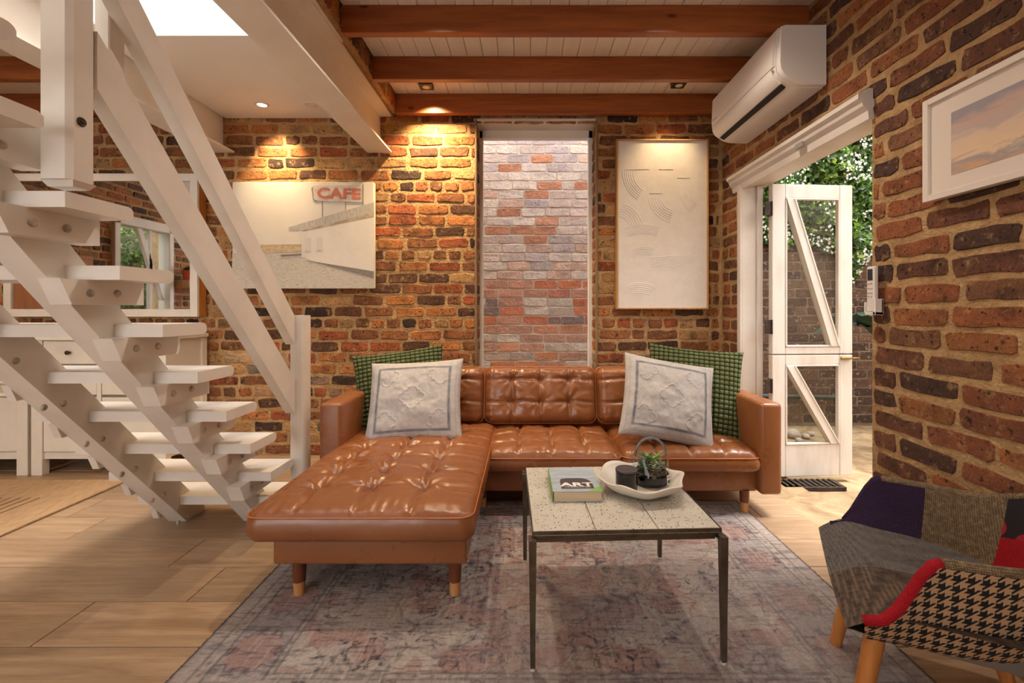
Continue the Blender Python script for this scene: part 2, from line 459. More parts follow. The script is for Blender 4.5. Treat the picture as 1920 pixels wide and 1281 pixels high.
# ---- floor
fl = MB().box(XL-.3, XR+.02, YF, YB+.02, -.12, -.004).build('floor', M['floor_base'])
structure(fl, 'pale oak plank floor running across the room', 'floor')
def bev_box_mesh(name, lx, ly, lz, b):
    return MB().box(-lx/2, lx/2, -ly/2, ly/2, -lz, 0, b).mesh(name)
PW, PL = .229, 1.22
joint = {0: -1.61, 1: -1.27, 2: -1.52, -1: -2.0}
rr = random.Random(3)
_pm = {}
for k in range(-3, 9):
    y0 = 1.478+k*PW; y1 = min(y0+PW, YB)
    if y1-y0 < .03: continue
    x = joint.get(k, -1.6+rr.uniform(-.6, .6))
    while x > XL-.1: x -= PL
    while x < XR:
        a, b = max(x, XL-.2), min(x+PL, XR+.01); x += PL
        if b-a < .05: continue
        key = (round(b-a, 3), round(y1-y0, 3))
        if key not in _pm: _pm[key] = bev_box_mesh('plank', b-a-.004, y1-y0-.004, .012, .0015)
        o = link('plank', _pm[key], M['plank'], fl, local=True); o.location = ((a+b)/2, (y0+y1)/2, 0)
# the rest of the floor towards the front of the house
mbf = MB()
for k in range(-21, -3):
    y0 = 1.478+k*PW; x = XL-.2-((k*.37) % 1)*PL
    while x < XR:
        a, b = max(x, XL-.2), min(x+PL, XR+.01); x += PL
        if b-a > .05: mbf.box(a+.002, b-.002, max(y0, YF)+.002, y0+PW-.002, -.012, 0)
o = mbf.build('planking', M['plank'], fl); o['kind'] = 'stuff'

# ---- back wall with the tall window opening
WX0, WX1 = -.366, .530
wb = MB().box(XL-.3, WX0, YB+.012, YB+.26, -.1, 2.70).box(WX1, XR+.26, YB+.012, YB+.26, -.1, 2.70).box(WX0, WX1, YB+.012, YB+.26, 2.52, 2.70).box(WX0, WX1, YB+.012, YB+.26, -.1, .30).build('wall_back', M['mortar'])
structure(wb, 'old exposed brick wall behind the leather sofa', 'wall')
cov = [(905, 1105, 690, 1281), (600, 1470, 700, 1281), (0, 370, 640, 900), (10, 366, 330, 590), (440, 700, 350, 540), (1160, 1324, 268, 576), (1335, 1500, 40, 265)]
lay(wb, (0, YB+.012, 0), 0, XL, XR, 0, 2.55, [(WX0-.002, WX1+.002, .30, 2.52)], pal_room, M['brick'], M['brick_mass'], cov, 300, seed=4, header_rows=(5, 11, 17, 23), proud=.005, rough=.005, gap=.007, hgap=.007)
# brick reveals of the window: short returns
lay(wb, (WX0, YB+.02, 0), math.pi/2, 0.0, .16, .3, 2.5, [], pal_room, M['brick'], M['brick_mass'], single=False, seed=8)
lay(wb, (WX1, YB, 0), -math.pi/2, -.18, -.02, .3, 2.5, [], pal_room, M['brick'], M['brick_mass'], single=False, seed=9)

# ---- right wall with the garden door opening
DY0, DY1, DZ = 1.93, 3.08, 2.00
wr = MB().box(XR+.012, XR+.25, YF, DY0, -.1, 2.70).box(XR+.012, XR+.12, DY1, YB+.26, -.1, 2.70).box(XR+.012, XR+.25, DY0, DY1, DZ, 2.70).build('wall_right', M['mortar'])
structure(wr, 'rough brick wall with the open white garden door', 'wall')
cov = [(1630, 1920, 905, 1281), (1350, 1550, 40, 262), (1750, 1920, 150, 350)]
# face looks to -X: local -Y must map to world -X  -> rz = -90deg ; u then runs along -Y world
lay(wr, (XR+.012, 0, 0), -math.pi/2, -YB, -.30, 0, 2.66, [(-DY1, -DY0, -.1, DZ)], pal_right, M['brick'], M['brick_mass'], cov, 300, seed=21, proud=.004, gap=.015, hgap=.015, rough=.006, L=.244)
# ---- left wall (seen in the mirror) with its own garden door
LD0, LD1 = .70, 1.55
wl = MB().box(XL-.25, XL-.012, YF, LD0, -.1, 2.70).box(XL-.25, XL-.012, LD1, YB+.26, -.1, 2.70).box(XL-.25, XL-.012, LD0, LD1, 2.15, 2.70).build('wall_left', M['mortar'])
structure(wl, 'brick wall with a white garden window seen in the mirror', 'wall')
lay(wl, (XL-.012, 0, 0), math.pi/2, -.8, YB, 0, 2.66, [(LD0, LD1, -.1, 2.15)], pal_room, M['brick'], M['brick_mass'], single=False, seed=31, header_rows=(6, 13, 20))

# ---- front wall behind the camera, window opening added for fill light
wf = MB().box(XL, -4.4, YF-.2, YF, -.1, 2.7).box(-1.4, XR+.2, YF-.2, YF, -.1, 2.7).box(-4.4, -1.4, YF-.2, YF, 2.45, 2.7).box(-4.4, -1.4, YF-.2, YF, -.1, .5).build('wall_front', M['plaster'])
structure(wf, 'plain white front wall with a wide window added for fill light', 'wall')

# ---- ceilings
ce = MB().box(-.95, XR+.05, YF, YB+.05, ZC+.02, ZC+.10).box(XL, -2.27, YF, YB+.05, ZC+.02, ZC+.10).build('ceiling', M['board'])
structure(ce, 'white board ceiling laid over the pine joists', 'ceiling')
bw = .098
bme = MB().box(-bw/2+.0015, bw/2-.0015, YF, YB, 0, .02, .002).mesh('board')
x = -.95+bw/2
while x < XR:
    o = link('board', bme, M['board'], ce, local=True); o.location = (x, 0, ZC+rr.uniform(-.001, .001)); x += bw
x = -2.32
while x > XL:
    o = link('board', bme, M['board'], ce, local=True); o.location = (x, 0, ZC); x -= bw
cp = MB().box(-2.24, -1.09, 2.37, YB, 2.52, 2.66).build('ceiling_plaster', M['plaster'])
structure(cp, 'smooth white plaster ceiling between the two steel beams', 'ceiling')
# stair well rising through the upper floor
sw = MB().box(-2.24, -1.09, 2.37, 2.47, 2.66, 5.2).box(-2.34, -2.24, -.9, 2.47, 2.545, 5.2).box(-1.09, -.99, -.9, 2.47, 2.545, 5.2).box(-2.34, -.99, -1.0, -.9, 2.26, 5.2).build('wall_stairwell', M['plaster'])
structure(sw, 'bright white walls of the stair well above', 'wall')
rf = MB().box(-2.34, -.99, -1.0, -.2, 5.2, 5.3).box(-2.34, -.99, 2.3, 2.47, 5.2, 5.3).build('roof_stairwell', M['plaster'])  # skylight opening added to bring fill light down the well
structure(rf, 'white roof edge around a skylight added over the stair well', 'roof')
ro = MB().box(-.99, XR+.30, YF-.2, YB+.26, 2.82, 2.95).box(XL-.3, -2.34, YF-.2, YB+.26, 2.82, 2.95).box(-2.34, -.99, 2.47, YB+.26, 2.82, 2.95).box(-2.34, -.99, YF-.2, -1.0, 2.60, 2.95).build('roof', M['plaster'])
structure(ro, 'upper floor slab above the ceiling', 'roof')
# wall above the steel beam: bricks on edge
wu = MB().box(-1.13, -.962, YF, YB, 2.556, 2.70).build('wall_upper', M['mortar'])
structure(wu, 'cut brickwork left standing on the white steel beam', 'wall')
r2 = random.Random(77)
y = YB-.04
mvs = []
while y > 1.6:
    wdt = r2.choice([.07, .075, .11, .08]);
    h = r2.uniform(.10, .112)
    v, f, me = brick_variant(round(wdt, 3), round(h, 3), r2.randrange(4), .009, .006, .03)
    o = bpy.data.objects.new('brick', me); COL.objects.link(o)
    if not me.materials: me.materials.append(M['brick'])
    o.parent = wu; o.location = (-.962+.002, y-wdt/2, 2.556+.058); o.rotation_euler = (r2.uniform(-.03, .03), 0, math.pi/2)
    c = pal_room(0, 2, r2); o.color = (c[0], c[1], c[2], 1); y -= wdt+.012
# ---- joists
for i, (y0, y1) in enumerate(((3.325, 3.372), (2.833, 2.878), (2.353, 2.398), (1.87, 1.915), (1.39, 1.435), (.91, .955), (.43, .475), (-.05, -.005))):
    lab = ['lit orange pine ceiling joist hard against the brick wall', 'dark pine ceiling joist, second from the brick wall', 'dark pine ceiling joist at the top edge, third from the brick wall'][i] if i < 3 else 'pine ceiling joist over the front of the room'
    o = MB().box(-.955, XR+.01, y0, y1, ZJ, ZC, .003).build('ceiling_joist', M['joist'])
    tag(o, lab, 'joist', 'main bay ceiling joists', 'structure')
    if i < 4:
        o = MB().box(XL, -2.30, y0, y1, ZJ, ZC, .003).build('ceiling_joist', M['joist'])
        tag(o, ['pine joist against the wall above the mirror', 'pine joist seen left of the hanging white post', 'pine joist over the left bay'][min(i, 2)], 'joist', 'left bay ceiling joists', 'structure')
# ---- steel beams
def ibeam(xc, w, lab):
    t, h = .013, .285; z0 = 2.26
    poly = [(xc-w/2, z0), (xc+w/2, z0), (xc+w/2, z0+t), (xc+.006, z0+t+.004), (xc+.006, z0+h-t-.004), (xc+w/2, z0+h-t), (xc+w/2, z0+h), (xc-w/2, z0+h), (xc-w/2, z0+h-t), (xc-.006, z0+h-t-.004), (xc-.006, z0+t+.004), (xc-w/2, z0+t)]
    o = MB().prism(poly, 1, YF, YB-.004).build('steel_beam', M['cream_steel'])
    tag(o, lab, 'beam', None, 'structure')
ibeam(-1.088, .180, 'white painted steel beam between the stairs and the pine joists')
ibeam(-2.262, .180, 'white painted steel beam above the mirror end of the stairs')

# ---- tall window in the back wall
wn = thing('window_1', 'tall narrow fixed window behind the sofa looking onto brick', 'window', ((WX0+WX1)/2, YB+.2, .3), kind='structure')
fy0, fy1 = YB+.185, YB+.245
fr = MB().box(WX0, WX0+.032, fy0, fy1, .3, 2.50, .003).build('window_frame', M['cream_steel'], wn)
MB().box(WX1-.032, WX1, fy0, fy1, .3, 2.50, .003).build('window_frame', M['cream_steel'], wn)
MB().box(WX0, WX1, fy0, fy1, 2.44, 2.52, .003).build('window_frame', M['cream_steel'], wn)
MB().box(WX0+.032, WX1-.032, fy0, fy1, .3, .36, .003).build('window_frame', M['cream_steel'], wn)
MB().box(WX0+.032, WX1-.032, fy0+.03, fy0+.034, .36, 2.44).build('pane', M['glass'], wn)
MB().box(WX0-.012, WX0+.004, YB-.004, YB+.03, .5, 2.515, .003).build('window_trim', M['trim_brown'], wn)
MB().box(WX1-.004, WX1+.012, YB-.004, YB+.03, .5, 2.515, .003).build('window_trim', M['trim_brown'], wn)
MB().box(WX0-.02, WX1+.02, YB+.005, fy0, 2.50, 2.522, .003).build('lintel_board', M['white_wood'], wn)

# ---- light court and yard outside
gr = MB()
gx = np.linspace(XR, 5.2, 60); gy = np.linspace(-2, 4.4, 90)
GX, GY = np.meshgrid(gx, gy, indexing='ij')
GZ = -.03+.018*(fbm(GX*3, GY*3, 3)-.5)
gr.grid(np.stack([GX, GY, GZ], -1))
o = gr.build('ground_yard', M['court_ground'], smooth='all'); structure(o, 'worn sandstone yard paving outside the garden door', 'ground')
YW = 4.34
o = MB().box(-2.5, XR, YB+.2, YW, -.3, -.1).build('ground_court', M['court_ground']); structure(o, 'narrow paved gap behind the tall window', 'ground')
wc = MB().box(-2.5, 1.2, YW+.008, YW+.24, -.1, 3.75).build('wall_court', M['court_mortar'])
structure(wc, 'pink and grey brick wall, daylight put into its pale top, seen through the tall window', 'wall')
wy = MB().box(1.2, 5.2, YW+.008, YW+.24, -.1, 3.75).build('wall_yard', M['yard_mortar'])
structure(wy, 'brick yard wall, shade put into its dark colour, seen beyond the garden door', 'wall')
cov = [(0, 898, 0, 1281), (1112, 1438, 0, 1281), (1632, 1920, 0, 1281), (900, 1110, 690, 1281), (1438, 1632, 0, 440)]
lay(wc, (0, YW+.008, 0), 0, -1.2, 1.2, 0, 3.75, [], pal_court, M['court_brick'], M['court_brick_mass'], cov, 300, seed=41, gap=.005, hgap=.005, proud=.004, rough=.0025, jit=.0015)
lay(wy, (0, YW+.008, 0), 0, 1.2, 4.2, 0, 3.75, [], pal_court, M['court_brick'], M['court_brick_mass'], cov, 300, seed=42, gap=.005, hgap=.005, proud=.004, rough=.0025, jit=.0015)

o = MB().box(4.2, 4.4, -2.2, YW, -.1, 3.0).box(XR+.25, 4.4, -2.4, -2.2, -.1, 3.0).build('wall_sky_block', M['court_mortar']); structure(o, 'unseen yard walls added to block low sky light', 'wall')  # walls added out of view to cut low sky light in the yard
# ---- garden door: frame, two stacked leaves
df = thing('door_3', 'white painted door frame with moulded head around the garden door', 'door frame', (XR, DY1, 0), kind='structure')
prof = [(XR-.055, 1.985), (XR-.055, 2.005), (XR-.035, 2.012), (XR-.012, 2.03), (XR+.02, 2.03), (XR+.02, 1.90), (XR-.010, 1.90), (XR-.014, 1.935), (XR-.034, 1.955), (XR-.040, 1.975)]
MB().prism(prof, 1, DY0-.010, DY1+.10).build('head_moulding', M['white_wood'], df)
MB().box(XR+.0, XR+.16, DY0, DY1, 1.915, 2.0, .004).build('head', M['white_wood'], df)
MB().box(XR-.012, XR+.085, DY1-.035, DY1+.02, 0, 1.93, .004).build('jamb', M['white_wood'], df)
MB().box(XR+.085, XR+.120, DY1-.055, DY1+.02, 0, 1.915, .003).build('door_stop', M['white_wood'], df)
MB().box(XR-.022, XR-.008, DY1-.034, DY1+.012, 0, 1.93, .003).build('edge_bead', M['white_wood'], df)
MB().box(XR+.0, XR+.25, DY0, DY1, -.10, -.002, .004).build('threshold', M['court_ground'], df)
MB().box(XR-.044, XR-.034, 2.33, 2.39, 1.93, 1.958, .002).build('catch', M['grey_plastic'], df)
def leaf(name, lab, z0, z1, top, bot, st=.088, W=.545, T=.042, handle=False, hinges=()):
    d = thing(name, lab, 'door', (1.588, 2.925, 0), math.radians(4.0), kind='structure')
    w = M['weathered']
    for a, b in ((0, st), (W-st, W)): MB().box(a, b, 0, T, z0, z1, .004).build('stile', w, d, local=True)
    MB().box(st, W-st, .001, T-.001, z1-top, z1, .004).build('rail', w, d, local=True)
    MB().box(st, W-st, .001, T-.001, z0, z0+bot, .004).build('rail', w, d, local=True)
    gx0, gx1, gz0, gz1 = st, W-st, z0+bot, z1-top
    # glazing beads
    for (a, b, c, e) in ((gx0, gx0+.012, gz0, gz1), (gx1-.012, gx1, gz0, gz1), (gx0, gx1, gz0, gz0+.012), (gx0, gx1, gz1-.012, gz1)):
        MB().box(a, b, -.004, T*.6, c, e, .003).build('bead', w, d, local=True)
    # diagonal brace from top hinge side to bottom lock side
    bwid = .062
    ang = math.atan2(gz0-gz1, (gx1-gx0-bwid)); 
    poly = [(gx0+.004, gz1-.008), (gx0+.004+bwid, gz1-.008), (gx1-.004, gz0+.006), (gx1-.004-bwid, gz0+.006)]
    MB().prism(poly, 1, -.006, T-.004).build('brace', w, d, local=True)
    q = .010
    for dx in (0, bwid-q):
        MB().prism([(p[0]+dx if i in (0, 3) else p[0]+dx-(bwid-q), p[1]) for i, p in enumerate(poly)], 1, -.011, -.004).build('brace_bead', w, d, local=True)
    MB().box(gx0, gx1, T*.5, T*.5+.004, gz0, gz1).build('pane', M['glass'], d, local=True)
    for hz in hinges:
        h = MB().box(-.052, -.010, -.004, 0.0, hz-.045, hz+.045, .001).box(-.008, .0, .001, T-.002, hz-.045, hz+.045, .001).build('hinge', M['iron'], d, local=True)
        kn = MB().tube([(-.006, -.004, hz-.046), (-.006, -.004, hz+.046)], .006, 8).build('hinge_pin', M['iron'], h); kn.matrix_parent_inverse = Matrix()
    if handle:
        h = MB().box(W-.085, W-.02, -.012, 0, z1-.030, z1-.014, .003).build('bolt', M['brass'], d, local=True)
        k = MB().tube([(W-.09, -.018, z1-.022), (W+.028, -.018, z1-.020)], .0055, 8).build('bolt_rod', M['brass'], h); k.matrix_parent_inverse = Matrix()
leaf('door_1', 'upper half of the open white stable door with diagonal brace', .803, 1.900, .088, .046, hinges=(1.74, .98))
leaf('door_2', 'lower half of the open white stable door above the grate', .012, .797, .062, .205, handle=True, hinges=(.60, .25))

# ---- left garden window (only its reflection shows)
lw = thing('window_2', 'white timber garden window whose reflection shows in the mirror', 'window', (XL, (LD0+LD1)/2, 0), kind='structure')
MB().box(XL-.12, XL+.03, LD0, LD0+.07, 0, 2.15, .004).build('window_frame', M['white_wood'], lw)
MB().box(XL-.12, XL+.03, LD1-.07, LD1, 0, 2.15, .004).build('window_frame', M['white_wood'], lw)
MB().box(XL-.12, XL+.03, LD0, LD1, 2.06, 2.17, .004).build('window_frame', M['white_wood'], lw)
MB().prism([(LD0+.1, 1.2), (LD0+.17, 1.2), (LD1-.35, 2.06), (LD1-.42, 2.06)], 0, XL-.06, XL-.02).build('brace', M['white_wood'], lw)
MB().box(XL-.06, XL-.02, LD0+.28, LD0+.33, 0, 2.06, .003).build('mullion', M['white_wood'], lw)
MB().box(XL-.045, XL-.041, LD0+.07, LD1-.07, .05, 2.06).build('pane', M['glass'], lw)
o = MB().box(XL-1.78, XL-.2, -4.4, 4.0, -.2, -.03).build('ground_garden', M['court_ground']); structure(o, 'paved garden strip beyond the mirrored window', 'ground')

# ================================================================== STAIRS
st = thing('staircase', 'white painted open timber stair with two stringers and flat handrails', 'staircase', (-1.6, 2.4, 0))
ww = M['white_wood']
def Dbot(z): return 2.35-.89*z
ztop = 2.60
for (xa, xb) in ((-1.842, -1.750), (-1.452, -1.361)):
    poly = [(Dbot(0), 0), (2.505, 0), (Dbot(ztop)+.160, ztop), (Dbot(ztop), ztop)]
    poly = [(a, b) for a, b in poly]
    bm = MB().prism(poly, 0, xa, xb)
    bm.build('stringer', ww, st)
TH = .042
treads = []
bolt_me = MB().lathe([(.0, .006), (.008, .006), (.0115, .003), (.0125, 0)], n=14, cap=False).mesh('bolt', True)
def bolt(x, y, z, parent, sgn=1):
    o = link('bolt', bolt_me, M['screw'], parent); o.location = (x, y, z); o.rotation_euler = (0, math.pi/2*sgn, 0)
for k in range(0, 14):
    zm = .125+.18*k; yk = 2.513-.160*k
    x0, x1 = -1.965, -1.200
    y0, y1 = yk-.207, yk
    def outline(x0, x1, y0, y1, r=.022, n=4):
        return None
    # rounded nosing at the far edge
    prof = [(y0, zm-TH/2), (y1-.016, zm-TH/2), (y1-.004, zm-TH/2+.006), (y1, zm-.008), (y1, zm+.008), (y1-.005, zm+TH/2-.005), (y1-.016, zm+TH/2), (y0, zm+TH/2)]
    mb = MB().prism(prof, 0, x0, x1 if k != 8 else -1.300)
    if k == 8: mb.prism([(y0, zm-TH/2), (1.120, zm-TH/2), (1.134, zm-.012), (1.134, zm+.012), (1.120, zm+TH/2), (y0, zm+TH/2)], 0, -1.300, x1)
    mb.build('tread', ww, st)
    zc = zm-TH/2
    for (xa, xb, face) in ((-1.361, -1.298, 1), (-1.905, -1.842, -1)):
        if face == 1: MB().prism([(yk-.250, zc-.074), (yk-.005, zc-.074), (yk-.005, zc), (yk-.285, zc)], 0, xa, xb).build('cleat', ww, st)
        else: MB().prism([(yk-.225, zc-.060), (yk-.005, zc-.060), (yk-.005, zc), (yk-.250, zc)], 0, xb-.030, xb).build('cleat', ww, st)
        if face == 1 and k < 10:
            for dy in (.075, .165): bolt(xb, yk-.03-dy, zc-.038, st)
    if k < 9:
        for dy in (.06, .13): bolt(-1.750, yk-.09-dy, zc-.085+.0*dy, st)
# newel at the foot, hanging post above, two flat rails between
def chamfer_post(x0, x1, y0, y1, z0, z1, c, name):
    poly = [(x0+c, y0), (x1-c, y0), (x1, y0+c), (x1, y1-c), (x1-c, y1), (x0+c, y1), (x0, y1-c), (x0, y0+c)]
    return MB().prism(poly, 2, z0, z1).build(name, ww, st)
chamfer_post(-1.218, -1.150, 2.352, 2.442, 0, 1.062, .006, 'newel_post')
hp = chamfer_post(-1.280, -1.193, 1.190, 1.268, 1.44, 3.2, .012, 'hanging_post')
poly = [(-1.276, 1.194), (-1.205, 1.194), (-1.197, 1.202), (-1.197, 1.264), (-1.272, 1.264)]
MB().add([(-1.280, 1.20, 1.44), (-1.193, 1.20, 1.44), (-1.193, 1.266, 1.44), (-1.280, 1.266, 1.44), (-1.270, 1.210, 1.424), (-1.203, 1.210, 1.424), (-1.203, 1.256, 1.424), (-1.270, 1.256, 1.424)],
         [(4, 5, 6, 7), (0, 1, 5, 4), (1, 2, 6, 5), (2, 3, 7, 6), (3, 0, 4, 7)]).build('post_end', ww, hp)
kn = MB().lathe([(0, .006), (.004, .006), (.006, .003), (.011, .004), (.013, 0)], n=16, cap=False).build('bolt_hole', M['iron'], hp)
kn.matrix_parent_inverse = hp.matrix_parent_inverse.copy() if False else kn.matrix_parent_inverse
kn.location = (-1.1925, 1.222, 1.60); kn.rotation_euler = (0, math.pi/2, 0)
def rail(zb0, zt0, zb1, zt1, y0=2.352, y1=1.268, xa=-1.240, xb=-1.193):
    poly = [(y0, zb0), (y0, zt0), (y1, zt1), (y1, zb1)]
    MB().prism(poly, 0, xa, xb).build('handrail', ww, st)
rail(.557, .735, 1.712, 1.872)
rail(.913, 1.061, .913+1.066*1.15, 1.061+1.046*1.15, y1=1.202)
bl = MB().box(-1.285, -1.240, 1.355, 1.410, 1.79, 3.0, .003).build('baluster', ww, st)
kn = MB().lathe([(0, .002), (.006, .002), (.007, 0)], n=12, cap=False).build('bolt_hole', M['black'], bl); kn.location = (-1.2395, 1.383, 1.975); kn.rotation_euler = (0, math.pi/2, 0)

# ================================================================== SOFA
so = thing('sofa', 'tan leather chaise sofa with button tufted cushions and round wooden legs', 'sofa', (.13, 2.8, 0))
LE = M['leather']
def softbox(name, x0, x1, y0, y1, z0, z1, r, parent, mat=LE, bulge=0.0, seg=4):
    bm = bmesh.new(); bmesh.ops.create_cube(bm, size=1)
    for q in bm.verts: q.co = Vector(((x0+x1)/2+q.co.x*(x1-x0), (y0+y1)/2+q.co.y*(y1-y0), (z0+z1)/2+q.co.z*(z1-z0)))
    bmesh.ops.bevel(bm, geom=list(bm.edges), offset=r, segments=seg, profile=.5, affect='EDGES')
    me = bpy.data.meshes.new(name); bm.to_mesh(me); bm.free()
    me.polygons.foreach_set('use_smooth', [True]*len(me.polygons)); me.set_sharp_from_angle(angle=math.radians(50))
    return link(name, me, mat, parent)
def cushion(name, W, D, H, buttons, lines_u, lines_v, M4, parent, crown=.035, res=.0095, seed=0, depth=.026, edge=.055, pipe=True, wr=.004, boxy=1.0, line_depth=.010, pr=.60):
    """W along u, D along v, thickness H; local z up; top heightfield + rounded sides"""
    nu, nv = int(W/res), int(D/res)
    e = np.linspace(-1, 1, nu+1); g = np.linspace(-1, 1, nv+1)
    U, V = np.meshgrid(e, g, indexing='ij')
    X = U*W/2; Y = V*D/2
    du = np.minimum(W/2-np.abs(X), edge)/edge; dv = np.minimum(D/2-np.abs(Y), edge)/edge
    rise = np.sqrt(np.clip(1-(1-du)**2, 0, 1))*np.sqrt(np.clip(1-(1-dv)**2, 0, 1))
    Z = H*pr+rise*H*(1-pr)+crown*(1-(np.abs(U))**3.0)*(1-(np.abs(V))**3.0)
    rng = np.random.default_rng(seed)
    for x in lines_u:
        wob = .004*np.sin(Y*23+seed+x*9)
        Z = Z-line_depth*np.exp(-((X-x-wob)/.0075)**2)*rise
    for y in lines_v:
        wob = .004*np.sin(X*21+seed+y*9)
        Z = Z-line_depth*.8*np.exp(-((Y-y-wob)/.0075)**2)*rise
    for (bx, by) in buttons:
        dx, dy = X-bx, Y-by; r = np.sqrt(dx*dx+dy*dy)+1e-6; th = np.arctan2(dy, dx)
        Z = Z-depth*np.exp(-r/.030)
        ph = rng.uniform(0, 6, 3)
        rad = np.sin(5*th+ph[0])*.6+np.sin(9*th+ph[1])*.6+np.sin(3*th+ph[2])*.5
        Z = Z+wr*rad*np.exp(-((r-.045)/.035)**2)
    # wrinkles running in from the edges, and broad lumps
    wx = fbm(X*55+seed, Y*9+seed*3, seed+5, 3)-.5; wy = fbm(X*9+seed, Y*55, seed+9, 3)-.5
    Z = Z+.018*wx*np.exp(-(D/2-np.abs(Y))/.07)*rise+.018*wy*np.exp(-(W/2-np.abs(X))/.07)*rise
    Z = Z+.010*(fbm(X*9+seed, Y*9, seed+2, 3)-.5)*rise
    # rounded corners in plan
    rc = .05
    ax, ay = np.abs(X), np.abs(Y)
    ox = ax-(W/2-rc); oy = ay-(D/2-rc)
    m = (ox > 0) & (oy > 0)
    d = np.maximum(np.maximum(ox, oy), 1e-6); L = np.sqrt(ox**2+oy**2)+1e-9
    fx = np.where(m, (W/2-rc)+ox*d/L, ax); fy = np.where(m, (D/2-rc)+oy*d/L, ay)
    Xp = np.sign(X)*fx; Yp = np.sign(Y)*fy
    top = np.stack([Xp, Yp, Z], -1)
    mb = MB().grid(top)
    # ring of border verts
    idx = lambda i, j: i*(nv+1)+j
    ring = [(i, 0) for i in range(nu)]+[(nu, j) for j in range(nv)]+[(i, nv) for i in range(nu, 0, -1)]+[(0, j) for j in range(nv, 0, -1)]
    rp = np.array([top[i, j] for i, j in ring]); nrm = np.stack([rp[:, 0]/(W/2), rp[:, 1]/(D/2)], -1)
    lv = len(ring); prev = [idx(i, j) for i, j in ring]
    steps = [(pr*.75, .007*boxy), (pr*.5, .009*boxy), (pr*.25, .006*boxy), (pr*.08, -.004), (0.0, -.020)]
    s_ = np.arange(lv)/lv
    for (hz, outw) in steps:
        k0 = len(mb.v)
        sc = 1+outw/np.array([W/2, D/2])
        wv = .005*(fbm(np.arange(lv)*.18, np.full(lv, hz*9.0), seed+3, 3)-.5)
        for q, p in enumerate(rp):
            mb.v.append((p[0]*(sc[0]+wv[q]*2), p[1]*(sc[1]+wv[q]*2), H*hz))
        cur = list(range(k0, k0+lv))
        for q in range(lv): mb.f.append((prev[q], prev[(q+1) % lv], cur[(q+1) % lv], cur[q]))
        prev = cur
    mb.f.append(tuple(prev))
    mb.v = [tuple(M4 @ Vector(p)) for p in mb.v]
    o = mb.build(name, LE, parent, smooth='all')
    if pipe:
        pts = [M4 @ Vector((p[0]*1.008, p[1]*1.008, p[2]+.001)) for p in rp[::3]]
        MB().tube(pts, .0036, 6, closed=True).build('piping', M['leather_seam'], o, smooth='all')
    return o
# bases
softbox('chaise_base', -.925, -.215, 1.665, 3.22, .160, .262, .010, so)
softbox('seat_base', -.230, 1.235, 2.425, 3.22, .122, .242, .010, so)
# arms and back
softbox('armrest', 1.228, 1.342, 2.37, 3.26, .122, .603, .022, so)
softbox('armrest', -1.078, -.958, 2.37, 3.26, .122, .603, .022, so)
softbox('back_frame', -.97, 1.24, 3.12, 3.26, .13, .62, .02, so)
# chaise cushion
T = Matrix.Translation
cx, cy = -.597, 2.255
bt = [(x-cx, y-cy) for x in (-.83, -.62, -.41) for y in [1.84+.172*k for k in range(7)]]
cushion('chaise_cushion', .815, 1.27, .118, bt, [x-cx for x in (-.83, -.62, -.41)], [1.84+.172*k-cy for k in range(7)], T((cx, cy, .258)), so, crown=.028, seed=3, depth=.040, line_depth=.012, wr=.008, edge=.070, pr=.80)
# seats
for i, xc in enumerate((.142, .870)):
    w = .722
    lu = [-.18, 0.0, .18]; lv = [-.13, .03, .19]
    cushion('seat_cushion', w, .560, .112, [(a, b) for a in lu for b in lv], lu, lv, T((xc+.004, 2.650, .238)), so, crown=.030, seed=12+i, depth=.024, line_depth=.017, wr=.006, edge=.06, pr=.68)
# backs, leaning
for i, (xa, xb) in enumerate(((-.952, -.262), (-.258, .448), (.452, 1.225))):
    w = xb-xa-.004; lu = [-.178, 0, .178]; lv = [-.045, .095]
    R = T(((xa+xb)/2, 2.915, .545)) @ Matrix.Rotation(math.radians(90-13), 4, 'X')
    cushion('back_cushion', w, .350, .135, [(a, b) for a in lu for b in lv], lu, lv, R @ T((0, 0, -.07)), so, crown=.020, seed=22+i, depth=.032, line_depth=.016, wr=.006, edge=.05)
# legs
def sofa_leg(x, y, z1, r=.0245):
    l = MB().lathe([(r*.92, .062), (r, .10), (r*1.04, z1)], (x, y, 0), 20).build('leg', M['leg_brown'], so, smooth=True)
    MB().lathe([(r*.78, .012), (r*.90, .060), (r*.93, .0625)], (x, y, 0), 20).build('leg_tip', M['leg_pale'], l, smooth=True)
for (x, y, z) in ((-.862, 1.735, .165), (-.268, 1.735, .165), (-.235, 2.50, .13), (1.175, 2.44, .13), (-1.02, 2.45, .13), (1.285, 3.18, .13), (-1.02, 3.18, .13), (.45, 3.15, .13)):
    sofa_leg(x, y, z)

# ================================================================== CUSHIONS ON THE SOFA
def pillow_surf(W, H, T_, n, sag=.06, seed=0, lump=.012):
    e = np.linspace(-1, 1, n); U, V = np.meshgrid(e, e, indexing='ij')
    prof = ((1-np.abs(U)**2.6)*(1-np.abs(V)**2.6))
    z = T_/2*np.clip(prof, 0, 1)**.55
    pin = 1-sag*(1-V**2)*np.abs(U)**3; pin2 = 1-sag*(1-U**2)*np.abs(V)**3
    X = U*W/2*pin; Y = V*H/2*pin2
    lum = fbm(U*3+seed, V*3, seed, 3)-.5
    return U, V, X, Y, z+lump*lum*np.clip(prof, 0, 1)**.5
def pillow_mesh(front, back):
    mb = MB().grid(front); mb2 = MB().grid(back[::-1]); 
    k = len(mb.v); mb.add(mb2.v, mb2.f); return mb
def place(o, loc, rot): o.location = loc; o.rotation_euler = rot
